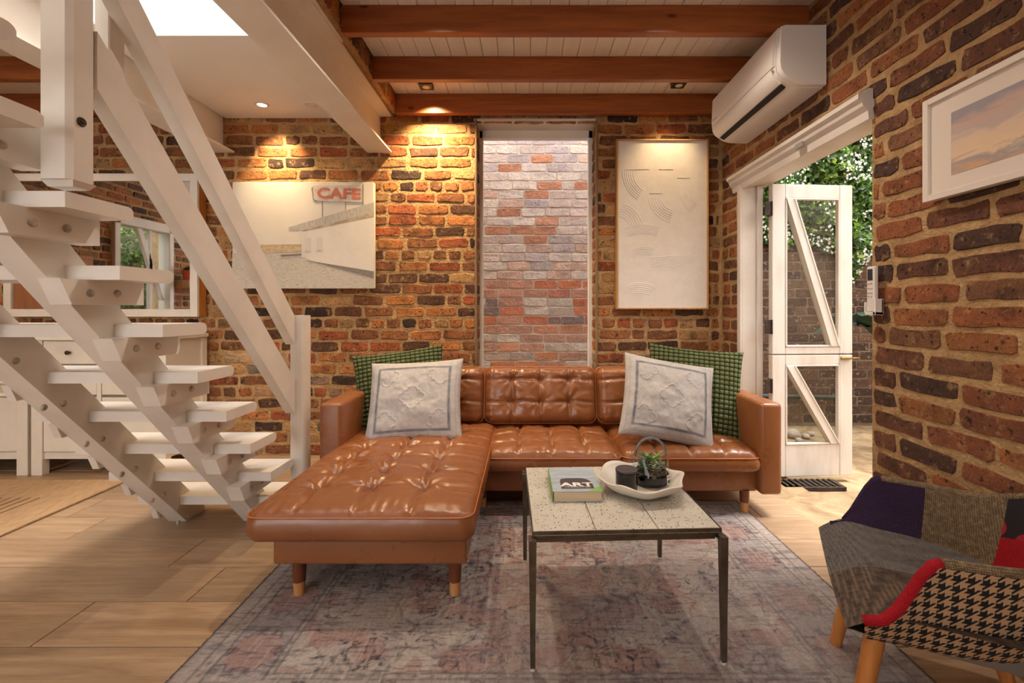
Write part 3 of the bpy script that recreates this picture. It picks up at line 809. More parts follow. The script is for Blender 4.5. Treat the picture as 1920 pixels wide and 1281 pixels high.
# knobbly green
M['green'] = vcol('green_bubble_knit', rough=.85, b=.5, bscale=500)
def green_pillow(label, W, H, loc, rot, seed, rows=19):
    n = 190
    U, V, X, Y, z = pillow_surf(W, H, .15, n, .07, seed)
    a = (U+1)/2*rows; b = (V+1)/2*(rows)
    fa, fb = a-np.floor(a)-.5, b-np.floor(b)-.5
    kn = np.clip(1-(np.abs(fa)*2)**2.4, 0, 1)*np.clip(1-(np.abs(fb)*2)**2.4, 0, 1)
    jit = vnoise(np.floor(a)*1.7+.3, np.floor(b)*1.3+.7, seed)
    hgt = .014*kn**.6*(.8+.4*jit)
    fr = np.stack([X, Y, z+hgt], -1); bk = np.stack([X, Y, -z-hgt], -1)
    mb = pillow_mesh(fr, bk)
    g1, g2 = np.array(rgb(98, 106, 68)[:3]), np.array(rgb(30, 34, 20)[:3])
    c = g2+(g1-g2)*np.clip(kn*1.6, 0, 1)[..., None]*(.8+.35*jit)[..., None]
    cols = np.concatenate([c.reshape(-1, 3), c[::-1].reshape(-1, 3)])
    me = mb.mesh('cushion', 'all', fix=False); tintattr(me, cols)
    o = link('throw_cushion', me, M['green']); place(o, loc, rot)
    return tag(o, label, 'cushion', 'green bubble knit cushions')
def R_(x, y, z): return (math.radians(x), math.radians(y), math.radians(z))
green_pillow('green bubble knit cushion leaning in the chaise corner behind a grey one', .56, .50, (-.765, 2.815, .60), R_(70, -7, 12), 3)
green_pillow('green bubble knit cushion leaning on the sofa arm beside the garden door', .56, .54, (1.02, 2.76, .60), R_(71, 5, -13), 9)
# grey linen with blue border
M['linen'] = vcol('woven_grey_linen', rough=.92, b=.7, bscale=260)
def linen_pillow(label, W, H, loc, rot, seed):
    n = 170
    U, V, X, Y, z = pillow_surf(W, H, .17, n, .06, seed, .03)
    m = np.maximum(np.abs(U), np.abs(V)); 
    # raised cord outlines of quatrefoils
    def quat(u, v, c, s):
        a, b = np.abs(u-c[0])/s, np.abs(v-c[1])/s
        d = np.minimum(np.maximum(np.maximum(a-.62, b-.62), 0)+0, 9)
        r1 = np.hypot(a-.62, b)-.38; r2 = np.hypot(a, b-.62)-.38; sq = np.maximum(a, b)-.62
        return np.minimum(np.minimum(r1, r2), sq)
    Q = np.full(U.shape, 9.0)
    for i in (-1, 0, 1):
        for j in (-1, 0, 1): Q = np.minimum(Q, quat(U, V, (i*.56, j*.56), .26)) if (i+j) % 2 == 0 else Q
    cord = np.exp(-(Q/.055)**2)*(m < .70)
    z = z+.0035*cord
    fr = np.stack([X, Y, z], -1); bk = np.stack([X, Y, -z], -1)
    mb = pillow_mesh(fr, bk)
    wv = vnoise(U*70, V*22, seed)*.16+vnoise(U*22, V*70, seed+7)*.12+fbm(U*6, V*6, seed+2)*.14-.06
    g = np.array(rgb(184, 178, 174)[:3]); c = g*(.84+wv)[..., None]
    band = np.exp(-((m-.755)/.032)**4)*(.75+.5*(fbm(U*9, V*9, seed+4)-.5))
    blue = np.array(rgb(88, 92, 104)[:3]); bd = np.clip(band, 0, 1)[..., None]
    c = c*(1-bd)+blue*bd
    thin = (np.exp(-((m-.90)/.01)**2)*.25)[..., None]; c = c*(1-thin)+blue*thin
    c2 = np.broadcast_to(g*.95, c.shape)
    me = mb.mesh('cushion', 'all', fix=False); tintattr(me, np.concatenate([c.reshape(-1, 3), c2.reshape(-1, 3)]))
    o = link('throw_cushion', me, M['linen']); place(o, loc, rot)
    return tag(o, label, 'cushion', 'grey linen cushions')
linen_pillow('grey linen cushion with slate blue border line lying back on the chaise', .55, .49, (-.635, 2.625, .565), R_(63, -3, 1), 5)
linen_pillow('grey linen cushion with slate border tilted over the seat near the door', .52, .48, (.80, 2.56, .585), R_(63, 10, -3), 15)

# ================================================================== RUGS
def rug():
    X0, X1, Y0, Y1 = -1.05, 1.20, 1.06, 2.585
    W_, D_ = X1-X0, Y1-Y0
    nx, ny = 620, 420
    u = np.linspace(0, W_, nx); v = np.linspace(0, D_, ny); U, V = np.meshgrid(u, v, indexing='ij')
    eu = np.minimum(U, W_-U); ev = np.minimum(V, D_-V); e = np.minimum(eu, ev)
    su, sv = np.abs(U-W_/2), np.abs(V-D_/2)
    beige = np.array(rgb(178, 164, 156)[:3]); grey = np.array(rgb(152, 143, 146)[:3]); pink = np.array(rgb(164, 120, 110)[:3]); navy = np.array(rgb(46, 48, 68)[:3]); pale = np.array(rgb(196, 186, 176)[:3])
    def mix(c, col, f): return c*(1-f[..., None])+col*f[..., None]
    sm = lambda x, a, b: np.clip((x-a)/(b-a), 0, 1)
    wob = .012*(fbm(U*14, V*14, 31, 3)-.5)
    w1 = fbm(su*12+1, sv*12+2, 40, 3)-.5; w2 = fbm(su*12+7, sv*12+5, 44, 3)-.5
    c = np.broadcast_to(beige, U.shape+(3,)).copy()
    # field of mirrored medallions
    rag = vnoise(U*150, V*60, 140)-.5; rag2 = vnoise(U*60, V*150, 141)-.5
    p, q = su+w1*.10+rag*.010, sv+w2*.10+rag2*.010
    brk = .25+1.0*vnoise(U*170, V*50, 142)*vnoise(U*40, V*90, 143)*1.9
    field = sm(e, .30, .305)
    reg = fbm(p*6.5+3, q*6.5+1, 50, 2)
    c = mix(c, pink, field*sm(reg, .48, .54)*.62)
    med = np.abs(np.mod(p*2.6+.2, .9)-.45)+np.abs(np.mod(q*2.6+.1, .9)-.45)
    c = mix(c, pale, field*sm(.34-med, 0, .03)*.45)
    c = mix(c, pink, field*sm(.16-med, 0, .02)*.45)
    for sc_, th, sd in ((16, .040, 60), (30, .050, 64)):
        t_ = fbm(p*sc_, q*sc_, sd, 2)
        ln = np.exp(-((t_-.5)/th)**2)*sm(fbm(su*5, sv*5, sd+9, 2), .40, .55)
        c = mix(c, navy, field*np.clip(ln*brk, 0, 1)*.85)
    c = mix(c, navy, field*np.exp(-((med-.34)/.022)**2)*.28)
    # main border: rosettes between guard stripes
    bz = sm(e+wob, .10, .103)*(1-sm(e+wob, .275, .278))
    along = np.where(eu < ev, V, U)
    c = mix(c, grey, bz*.55)
    cell = np.abs(np.mod(along, .26)-.13); across = np.abs(e-.187)
    ros = np.hypot(cell, across)
    c = mix(c, pink, bz*sm(.085-ros, 0, .01)*.55)
    t_ = fbm(cell*26, across*26+3, 70, 2)
    c = mix(c, navy, bz*np.exp(-((t_-.5)/.05)**2)*.6*sm(.12-ros, 0, .03))
    for ee in (.06, .10, .278, .298):
        c = mix(c, navy, np.exp(-((e+wob*.5-ee)/.0045)**2)*.55)
    dots = (np.exp(-((np.mod(along, .045)-.0225)/.008)**2)*np.exp(-((e-.08)/.008)**2)+np.exp(-((np.mod(along, .05)-.025)/.009)**2)*np.exp(-((e-.288)/.006)**2))
    c = mix(c, navy, np.clip(dots, 0, 1)*.5)
    # wear: yarn streaks and faded patches
    streak = fbm(U*90, V*14, 80, 3); c = mix(c, pale, sm(streak, .55, .75)*.45)
    streak2 = fbm(U*18, V*120, 84, 3); c = mix(c, navy, sm(streak2, .56, .76)*.50)
    fade = fbm(U*3, V*3, 90, 3); c = mix(c, grey, sm(fade, .45, .7)*.45)
    spk = vnoise(U*240, V*240, 95); c = c*(.70+.34*spk)[..., None]
    c = mix(c, np.array(rgb(60, 56, 62)[:3]), (1-sm(e, .004, .012))*.8)
    zz = .008+.0016*vnoise(U*260, V*260, 97)+.0012*(fbm(U*4, V*4, 99)-.5)
    Xw = X0+U+.004*(fbm(U*3, V*5, 101)-.5)*(eu < .02); 
    fray = .005*(vnoise(V*180, U*0, 103)-.5)
    Xw = Xw+np.where(eu < .006, fray, 0)
    P = np.stack([Xw, Y0+V, zz], -1)
    mb = MB().grid(P)
    k = len(mb.v)
    ring = [(i, 0) for i in range(nx-1)]+[(nx-1, j) for j in range(ny-1)]+[(i, ny-1) for i in range(nx-1, 0, -1)]+[(0, j) for j in range(ny-1, 0, -1)]
    for i, j in ring: mb.v.append((P[i, j, 0], P[i, j, 1], .0005))
    L = len(ring)
    for a in range(L):
        b = (a+1) % L; i, j = ring[a]; i2, j2 = ring[b]
        mb.f.append((i*ny+j, k+a, k+b, i2*ny+j2))
    me = mb.mesh('rug', 'all', fix=False)
    cols = np.concatenate([c.reshape(-1, 3), np.tile(np.array(rgb(90, 84, 84)[:3]), (L, 1))])
    tintattr(me, cols)
    o = link('patterned_rug', me, vcol('faded_wool', rough=.97, b=.8, bscale=420))
    tag(o, 'faded pink, grey and navy patterned wool rug under the coffee table', 'rug')
rug()
def flatweave():
    mb = MB(); X1, Y1 = -2.52, 2.90; X0, Y0 = -4.1, 1.2
    xs = np.linspace(X0, X1, 420); ys = np.linspace(Y0, Y1, 6)
    U, V = np.meshgrid(xs, ys, indexing='ij')
    Z = .006+.0018*np.abs(np.sin((U-X1)*math.pi/.012))
    mb.grid(np.stack([U, V, Z], -1))
    mb.box(X0, X1, Y0, Y1, .0006, .005)
    o = mb.build('woven_mat', M['jute'], fix=False); tag(o, 'flat woven straw mat with thin dark lines under the stairs', 'mat')
    mbl = MB()
    for k in range(16):
        x = X1-.28-.055*k; 
        mbl.box(x, x+.007, Y0+.05, Y1-.28, .0065, .0086)
    o2 = mbl.build('dark_stripe', M['stripe'], o); 
    MB().box(X1-.012, X1+.002, Y0, Y1, .001, .0085, .002).build('binding', M['stripe2'], o)
M['jute'] = simple('straw_weave', rgb(192, 160, 124), rgb(168, 134, 98), 30, .9, stretch=(4, .5, 1), b=.5, bscale=220)
M['stripe'] = simple('dark_cord', rgb(92, 74, 56), None, rough=.9)
M['stripe2'] = simple('mat_binding', rgb(150, 120, 88), rgb(120, 94, 66), 60, .9)
flatweave()

# ================================================================== COFFEE TABLE
TA = math.radians(2.3)
ct = thing('coffee_table', 'square metal coffee table with nine speckled stone tiles', 'table', (.303, 1.675, .0), TA)
M['metal'] = simple('brushed_bronze_metal', rgb(112, 104, 94), rgb(88, 80, 70), 20, .36, .8, b=.1, bscale=200)
def terrazzo():
    m, t, p = nt('speckled_stone'); v = coords(t, 'pos')
    n = noise(t, v, 5, 4); c = mixc(t, ramp(t, n, [(.3, 0.0), (.7, 1.0)]), rgb(204, 199, 186), rgb(188, 182, 168))
    for sc_, th, col in ((150, .30, rgb(70, 58, 46)), (90, .20, rgb(86, 66, 50)), (260, .32, rgb(120, 104, 88))):
        vo = nd(t, 'ShaderNodeTexVoronoi'); vo.inputs['Scale'].default_value = sc_; t.links.new(v, vo.inputs['Vector'])
        gate = nd(t, 'ShaderNodeMath', operation='GREATER_THAN', i_1=.86 if sc_ > 100 else .90)
        sp = nd(t, 'ShaderNodeSeparateColor'); t.links.new(vo.outputs['Color'], sp.inputs[0]); t.links.new(sp.outputs[0], gate.inputs[0])
        k = nd(t, 'ShaderNodeMath', operation='MULTIPLY'); t.links.new(ramp(t, vo.outputs['Distance'], [(th, 1.0), (th+.08, 0.0)]), k.inputs[0]); t.links.new(gate.outputs[0], k.inputs[1])
        c = mixc(t, k.outputs[0], c, col)
    t.links.new(c, p.inputs['Base Color']); p.inputs['Roughness'].default_value = .22
    return m
M['stone'] = terrazzo()
TH_ = .420; TX, TY = .194, .185
hx, hy = 1.5*TX, 1.5*TY
tm = MB().box(-TX/2+.0012, TX/2-.0012, -TY/2+.0012, TY/2-.0012, -.016, 0, .0015).mesh('tile')
for i in (-1, 0, 1):
    for j in (-1, 0, 1):
        o = link('tile', tm, M['stone'], ct, local=True); o.location = (i*TX, j*TY, TH_)
MB().box(-hx+.004, hx-.004, -hy+.004, hy-.004, TH_-.026, TH_-.016, .002).build('tray', M['metal'], ct, local=True)
MB().box(-hx-.003, hx+.003, -hy-.003, -hy, TH_-.012, TH_+.0005, .001).box(-hx-.003, hx+.003, hy, hy+.003, TH_-.012, TH_+.0005, .001).box(-hx-.003, -hx, -hy, hy, TH_-.012, TH_+.0005, .001).box(hx, hx+.003, -hy, hy, TH_-.012, TH_+.0005, .001).build('rim', M['metal'], ct, local=True)
M['foot'] = simple('pale_foot', rgb(206, 198, 186), None, rough=.4)
for sx, sy in ((-1, -1), (1, -1), (-1, 1), (1, 1)):
    x, y = sx*(hx+.002), sy*(hy+.012); w0, w1 = .0115, .0075
    vs = []
    for z, w, d in ((TH_-.020, w0, 0), (.12, w1*1.1, .003), (.0188, w1, .004)):
        vs += [(x-w, y-w+sy*d, z), (x+w, y-w+sy*d, z), (x+w, y+w+sy*d, z), (x-w, y+w+sy*d, z)]
    fs = [(0, 1, 2, 3)]+[(k*4+i, k*4+(i+1) % 4, k*4+4+(i+1) % 4, k*4+4+i) for k in (0, 1) for i in range(4)]+[(8, 9, 10, 11)]
    l = MB().add(vs, fs).box(x-w0, x+w0, min(y-sy*.034, y-sy*.01), max(y-sy*.034, y-sy*.01), TH_-.036, TH_-.022, .001).build('leg', M['metal'], ct, local=True)
    f = MB().lathe([(.0088, .0105), (.0088, .019)], (x, y+sy*.004, 0), 12).build('foot', M['foot'], l); f.matrix_parent_inverse = Matrix()
for sy in (-1, 1): MB().box(-hx+.012, hx-.012, sy*(hy-.016)-.006, sy*(hy-.016)+.006, TH_-.040, TH_-.018, .001).build('apron', M['metal'], ct, local=True)
for sx in (-1, 1): MB().box(sx*(hx-.010)-.006, sx*(hx-.010)+.006, -hy+.02, hy-.02, TH_-.040, TH_-.018, .001).build('apron', M['metal'], ct, local=True)

# ---- book
TZ = TH_+.0012
bk = thing('book', 'thick green spined art book on the coffee table', 'book', (.182, 1.712, TZ), math.radians(1.0))
bw_, bd_, bh_ = .176, .236, .037
M['page'] = simple('paper_edge', rgb(206, 188, 160), rgb(186, 166, 136), 3, .9, stretch=(1, 1, 160), co='obj')
M['cover'] = simple('printed_cover', rgb(150, 164, 176), rgb(178, 190, 196), 9, .32, stretch=(1, 6, 1), co='obj')
M['spine'] = simple('green_spine', rgb(112, 158, 72), rgb(86, 128, 56), 12, .4)
M['suit'] = simple('dark_print', rgb(70, 64, 66), None, rough=.32)
M['ink_white'] = simple('white_ink', rgb(238, 236, 232), None, rough=.4)
M['ink_green'] = simple('green_ink', rgb(126, 178, 76), None, rough=.35)
MB().box(-bw_/2+.004, bw_/2-.004, -bd_/2+.003, bd_/2-.003, .002, bh_-.0025).build('pages', M['page'], bk, local=True)
cv = MB().box(-bw_/2, bw_/2, -bd_/2, bd_/2, bh_-.0025, bh_, .0008).box(-bw_/2, bw_/2, -bd_/2, bd_/2, 0, .002, .0008).build('cover', M['cover'], bk, local=True)
MB().box(-bw_/2-.0015, -bw_/2+.0015, -bd_/2, bd_/2, 0, bh_+.0003, .0008).build('spine', M['spine'], bk, local=True)
zt = bh_+.0003
# plain dark block in place of the printed picture
pts = [(-.055, -.095), (.062, -.095), (.062, -.035), (.050, -.008), (.028, .005), (-.028, .005), (-.050, -.004), (-.055, -.03)]
o = MB().prism(pts, 2, bh_-.0002, zt).build('cover_print', M['suit'], cv); o.matrix_parent_inverse = Matrix()
o = MB().prism([(bw_/2-.052, -bd_/2+.001), (bw_/2-.001, -bd_/2+.001), (bw_/2-.001, -bd_/2+.045)], 2, bh_-.0002, zt+.0001).build('cover_corner', M['ink_green'], cv); o.matrix_parent_inverse = Matrix()
def text(name, body, size, mat, parent, mtx, ext=.0004, bold=0.0, spacing=1.0):
    cu = bpy.data.curves.new(name, 'FONT'); cu.body = body; cu.size = size; cu.align_x = 'CENTER'; cu.align_y = 'CENTER'; cu.extrude = ext; cu.offset = bold; cu.space_character = spacing; cu.resolution_u = 3
    tmp = bpy.data.objects.new('tmp', cu); COL.objects.link(tmp); 
    dg = bpy.context.evaluated_depsgraph_get(); me = bpy.data.meshes.new_from_object(tmp.evaluated_get(dg))
    bpy.data.objects.remove(tmp); me.materials.clear()
    me.transform(mtx)
    o = link(name, me, mat, parent); 
    return o
o = text('lettering', 'ART', .046, M['ink_white'], cv, T((.004, -.058, zt)) @ Matrix.Diagonal((1.35, 1, 1, 1)), bold=.0016, spacing=1.02); o.matrix_parent_inverse = Matrix()
o = text('lettering', 'THE WHOLE STORY', .0105, M['ink_white'], cv, T((.004, -.080, zt)), spacing=1.0); o.matrix_parent_inverse = Matrix()

# ---- white wavy bowl
M['ceramic'] = simple('matt_white_ceramic', rgb(222, 214, 202), rgb(212, 203, 190), 8, .42)
def bowl():
    n, rows = 96, 22; prof_in = []
    P = np.zeros((rows*2, n, 3)); th = np.linspace(0, 2*math.pi, n, endpoint=False)
    for k in range(rows):
        s = k/(rows-1)
        r = .075+(.158-.075)*s**.8; z = .004+.052*s**1.7
        lob = 1+.055*s*np.sin(6*th+.6)+.02*s*np.sin(3*th)
        zz = z+.0065*s*np.sin(6*th+1.7)
        P[k, :, 0] = r*lob*np.cos(th); P[k, :, 1] = r*lob*np.sin(th); P[k, :, 2] = zz
        q = rows*2-1-k; t_ = .005
        P[q, :, 0] = (r*lob-t_)*np.cos(th); P[q, :, 1] = (r*lob-t_)*np.sin(th); P[q, :, 2] = zz+(.005 if s < .95 else .002)
    vs = P.reshape(-1, 3).tolist(); R2 = rows*2
    fs = [(i*n+j, i*n+(j+1) % n, (i+1)*n+(j+1) % n, (i+1)*n+j) for i in range(R2-1) for j in range(n)]
    fs += [tuple(range(n))[::-1], tuple((R2-1)*n+j for j in range(n))]
    o = MB().add(vs, fs).build('decorative_bowl', M['ceramic'], smooth='all'); o.location = (.432, 1.700, TH_+.0005)
    tag(o, 'white wavy rimmed ceramic bowl on the coffee table', 'bowl')
bowl()
BZ = TH_+.0105
# ---- candle
M['black_glass'] = simple('black_glass', rgb(20, 19, 24), None, rough=.08)
M['lid'] = simple('dark_candle_lid', rgb(66, 58, 60), None, rough=.45)
cd = thing('candle', 'black glass candle jar with a dark lid in the bowl', 'candle', (.372, 1.672, BZ))
MB().lathe([(.030, 0), (.037, .002), (.0395, .008), (.0395, .070), (.037, .072)], n=40).build('jar', M['black_glass'], cd, smooth=True, local=True)
MB().lathe([(.0385, .0715), (.0405, .073), (.0405, .079), (.038, .081), (.0, .0815)], n=40, cap=False).build('lid', M['lid'], cd, smooth=True, local=True)
# ---- terrarium
tr = thing('terrarium', 'small glass basket terrarium of succulents in the bowl', 'terrarium', (.480, 1.742, BZ))
RG = .068
MB().lathe([(.040, .0), (.058, .004), (RG, .018), (RG+.001, .040), (RG-.004, .046)], n=40).build('pot', M['black_glass'], tr, smooth=True, local=True)
def glass_basket():
    n, rows = 48, 16; vs = []; fs = []
    for i in range(rows):
        s = i/(rows-1)
        for j in range(n):
            th = 2*math.pi*j/n
            # walls rise higher on the two sides that carry the handle
            hz = .050+(.035+.070*abs(math.cos(th))**2.2)*s
            r = RG*(1-.05*s-.50*max(0, (hz-.10)/.07)**1.4 if hz > .10 else 1-.05*s)
            vs.append((r*math.cos(th)*(1.0), r*math.sin(th)*(1-.15*s), hz))
    for i in range(rows-1):
        for j in range(n): fs.append((i*n+j, i*n+(j+1) % n, (i+1)*n+(j+1) % n, (i+1)*n+j))
    MB().add(vs, fs).build('glass_wall', M['jar_glass'], tr, smooth='all', local=True)
    rim = [Vector(vs[(rows-1)*n+j]) for j in range(n)]
    pts = [(RG*.86*math.cos(a_), 0, .105+.068*math.sin(a_)) for a_ in np.linspace(.0, math.pi, 25)]
    MB().tube(pts, .0048, 8).build('handle', M['rimglass'], tr, smooth='all', local=True)
M['rimglass'] = simple('thick_clear_glass', rgb(150, 156, 166), None, rough=.06, spec=.9)
M['rimglass'].node_tree.nodes['Principled BSDF'].inputs['Transmission Weight'].default_value = .55
glass_basket()
M['soil'] = simple('gravel_soil', rgb(120, 96, 72), rgb(60, 46, 36), 90, .95)
mb = MB(); r5 = random.Random(8)
for k in range(150):
    a_, q = r5.uniform(0, 6.28), RG*.90*math.sqrt(r5.random()); s = r5.uniform(.004, .008)
    c = Vector((q*math.cos(a_), q*math.sin(a_), .044+r5.uniform(0, .007)))
    vs = [c+Vector(d)*s*r5.uniform(.6, 1.1) for d in ((1, 0, 0), (-1, 0, 0), (0, 1, 0), (0, -1, 0), (0, 0, 1), (0, 0, -1))]
    mb.add(vs, [(0, 2, 4), (2, 1, 4), (1, 3, 4), (3, 0, 4), (2, 0, 5), (1, 2, 5), (3, 1, 5), (0, 3, 5)])
o = mb.build('gravel', M['soil'], tr, local=True); o['kind'] = 'stuff'
MB().lathe([(RG-.006, .040), (RG-.008, .046), (0.0, .047)], n=24, cap=False).build('soil', M['soil'], tr, local=True)
def leafcol(name, c1, c2, rough=.5): return simple(name, c1, c2, 60, rough)
M['succ'] = leafcol('succulent_green', rgb(110, 122, 84), rgb(70, 84, 56)); M['succ2'] = leafcol('bright_green', rgb(140, 184, 70), rgb(104, 150, 50)); M['succ3'] = leafcol('grey_green', rgb(150, 150, 124), rgb(108, 108, 88))
def sprig(c, nl, ln, wd, mat, seed, up=.6):
    r = random.Random(seed); mb = MB()
    for k in range(nl):
        az = r.uniform(0, 6.28); el = r.uniform(.1, 1.4)*up
        d = Vector((math.cos(az)*math.cos(el), math.sin(az)*math.cos(el), math.sin(el))); s = d.cross(Vector((0, 0, 1))); s.normalize()
        b = Vector(c)+Vector((0, 0, r.uniform(0, ln*.8))); L = ln*r.uniform(.6, 1.1); n = s.cross(d)
        mb.add([b, b+d*L*.5+s*wd, b+d*L, b+d*L*.5-s*wd, b+d*L*.5+n*wd*.6, b+d*L*.5-n*wd*.6], [(0, 1, 4), (1, 2, 4), (2, 3, 4), (3, 0, 4), (1, 0, 5), (2, 1, 5), (3, 2, 5), (0, 3, 5)])
    o = mb.build('succulent', mat, tr, local=True)
for i, (x, y, mt, n_, l_) in enumerate(((-.018, .0, 'succ', 46, .030), (.010, .018, 'succ2', 26, .034), (.030, -.014, 'succ3', 60, .020), (-.030, -.022, 'succ', 40, .020), (.012, -.036, 'succ3', 46, .016), (-.004, .036, 'succ', 34, .036), (.042, .012, 'succ3', 40, .018))):
    sprig((x, y, .050), n_, l_*1.5, .0044, M[mt], i+3)
sk = MB().add([(.047, -.0505, .010), (.066, -.0325, .010), (.066, -.0325, .046), (.047, -.0505, .046), (.048, -.0495, .010), (.065, -.0335, .010), (.065, -.0335, .046), (.048, -.0495, .046)], [(0, 1, 2, 3), (4, 5, 6, 7), (0, 1, 5, 4), (1, 2, 6, 5), (2, 3, 7, 6), (3, 0, 4, 7)]).build('price_sticker', M['ink_white'], tr, local=True)
mb = MB(); dvec = Vector((.019, .018, 0)); nn = Vector((.69, -.72, 0))
for k in range(9):
    a_ = .16+.68*k/9; w_ = .03+.02*((k*7) % 3)
    b = Vector((.047, -.0505, 0))+dvec*a_+nn*.0004; c = b+dvec*w_
    mb.add([(b.x, b.y, .015), (c.x, c.y, .015), (c.x, c.y, .028), (b.x, b.y, .028)], [(0, 1, 2, 3)])
for zz in (.034, .038):
    b = Vector((.047, -.0505, 0))+dvec*.2+nn*.0004; c = b+dvec*.55
    mb.add([(b.x, b.y, zz), (c.x, c.y, zz), (c.x, c.y, zz+.0022), (b.x, b.y, zz+.0022)], [(0, 1, 2, 3)])
o = mb.build('barcode', M['black'], sk, local=True)

# ================================================================== ARMCHAIR
def armchair():
    ch = thing('armchair', 'patchwork upholstered tub chair with houndstooth side by the wall', 'armchair', (1.105, 1.240, 0), math.radians(153))
    N, Mh = 72, 26
    # plan path of the rim: local x forward, y left; from left-front round the back to right-front
    def plan(s):
        """s 0..1"""
        a_ = math.pi*(s*1.0)
        ex = .72
        c_, s_ = math.cos(a_), math.sin(a_)
        y = .285*math.copysign(abs(c_)**ex, c_)
        x = .198-.47*abs(s_)**ex
        return Vector((x, y, 0))
    def rimz(s):
        d = min(s, 1-s)           # 0 at the front ends, .5 at the back
        f = min(1, d/.060); f = f*f*(3-2*f)
        b = max(0, (d-.20)/.30); b = b*b*(3-2*b)
        return .358+.170*f+.075*b
    def surf(s, t, off=0.0):
        """t 0 at the pan, 1 at the rim"""
        R = plan(s); z1 = rimz(s)
        inner = Vector((R.x*.74+.03, R.y*.74, 0))
        q = t**.62
        p = inner.lerp(R, q); z = .300+(z1-.300)*t**1.35
        return Vector((p.x, p.y, z))
    def patch(name, mat, s0, s1, t0, t1, off, n=20, m=14):
        P = np.zeros((n, m, 3))
        for i in range(n):
            for j in range(m):
                s = s0+(s1-s0)*i/(n-1); t = t0+(t1-t0)*j/(m-1)
                e = 1e-3
                a_ = surf(min(s+e, 1), t)-surf(max(s-e, 0), t); b_ = surf(s, min(t+e, 1))-surf(s, max(t-e, 0))
                nrm = a_.cross(b_)
                if nrm.length > 1e-9: nrm.normalize()
                P[i, j] = surf(s, t)+nrm*off
        return MB().grid(P).build(name, mat, ch, smooth='all', local=True, fix=False)
    # outside shell
    o = patch('shell_outside', M['hound'], 0, 1, 0, 1, .012, 72, 26)
    o2 = MB()
    # inside patches
    for (s0, s1, mats) in ((0, .14, [('tweed_red', .0, 1)]), (.14, .34, [('houndin', 0, 1)]), (.34, .52, [('cream', 0, 1)]), (.52, .67, [('red', 0, .66), ('circles', .66, 1)]), (.67, .86, [('brown', 0, 1)]), (.86, 1.0, [('purple', .0, 1)])):
        for (mt, t0, t1) in mats: patch('patch', M['c_'+mt], s0, s1, t0, t1, -.012)
    # rolled rim
    pts = []; 
    for i in range(97):
        s = i/96; pts.append(surf(s, 1.0)+Vector((0, 0, .002)))
    MB().tube(pts[6:91], .0125, 10).build('rim_roll', M['c_brown'], ch, smooth='all', local=True)
    MB().tube(pts[0:7], .0125, 10).build('arm_piping', M['c_red'], ch, smooth='all', local=True)
    MB().tube(pts[90:96], [.0125, .0125, .0125, .012, .010, .006], 10).build('arm_piping', M['c_purple'], ch, smooth='all', local=True)
    # seat: padded pan, in two cloths
    def seat(name, mat, y0, y1):
        n, m = 28, 18; P = np.zeros((n, m, 3))
        for i in range(n):
            for j in range(m):
                x = -.20+.43*i/(n-1); y = y0+(y1-y0)*j/(m-1)
                wv = .288*(1-max(0, (-x-.02)/.30)**2*.25)*(1-max(0, (x-.15)/.30)**2*.35)
                z = .376-.018*(1-(y/1)**2)+.01*abs(y)**1.5-.055*max(0, (x-.10)/.13)**2.0-.02*max(0, -x)
                P[i, j] = (x, y*wv, z)
        return MB().grid(P).build(name, mat, ch, smooth='all', local=True, fix=False)
    seat('seat_cloth', M['c_grey'], -1, -.05); seat('seat_cloth', M['c_stripe'], -.05, 1)
    # front lip and underside pan
    n, m = 30, 6; P = np.zeros((n, m, 3))
    for i in range(n):
        for j in range(m):
            y = -1+2*i/(n-1); t = j/(m-1)
            x = .23-.08*t**1.2; wv = .288*(1-((.23-.15)/.30)**2*.35)
            z0 = .376-.018*(1-y*y)+.01*abs(y)**1.5-.055
            P[i, j] = (x-.05*t*t, y*wv*(1-.08*t), z0-.018*t)
    MB().grid(P).build('front_lip', M['c_houndin'], ch, smooth='all', local=True, fix=False)
    poly = [(-.20, -.17), (-.13, -.20), (.10, -.20), (.20, -.15), (.22, 0), (.20, .15), (.10, .20), (-.13, .20), (-.20, .17)]
    MB().prism(poly, 2, .278, .312).build('under_frame', M['iron_grey'], ch, local=True)
    for (x, y, dx, dy) in ((.145, .145, .050, .025), (.145, -.145, .050, -.025), (-.15, .14, -.07, .03), (-.15, -.14, -.07, -.03)):
        l = MB().tube([(x, y, .285), (x+dx*.5, y+dy*.5, .145), (x+dx, y+dy, .010)], [.0235, .0215, .0165], 16).build('leg', M['chair_leg'], ch, smooth=True, local=True)
        cp_ = MB().lathe([(.028, .272), (.028, .290)], (x, y, 0), 16).build('leg_cap', M['iron_grey'], l); cp_.matrix_parent_inverse = Matrix()
M['iron_grey'] = simple('grey_metal_frame', rgb(120, 116, 110), None, rough=.45, metal=.5)
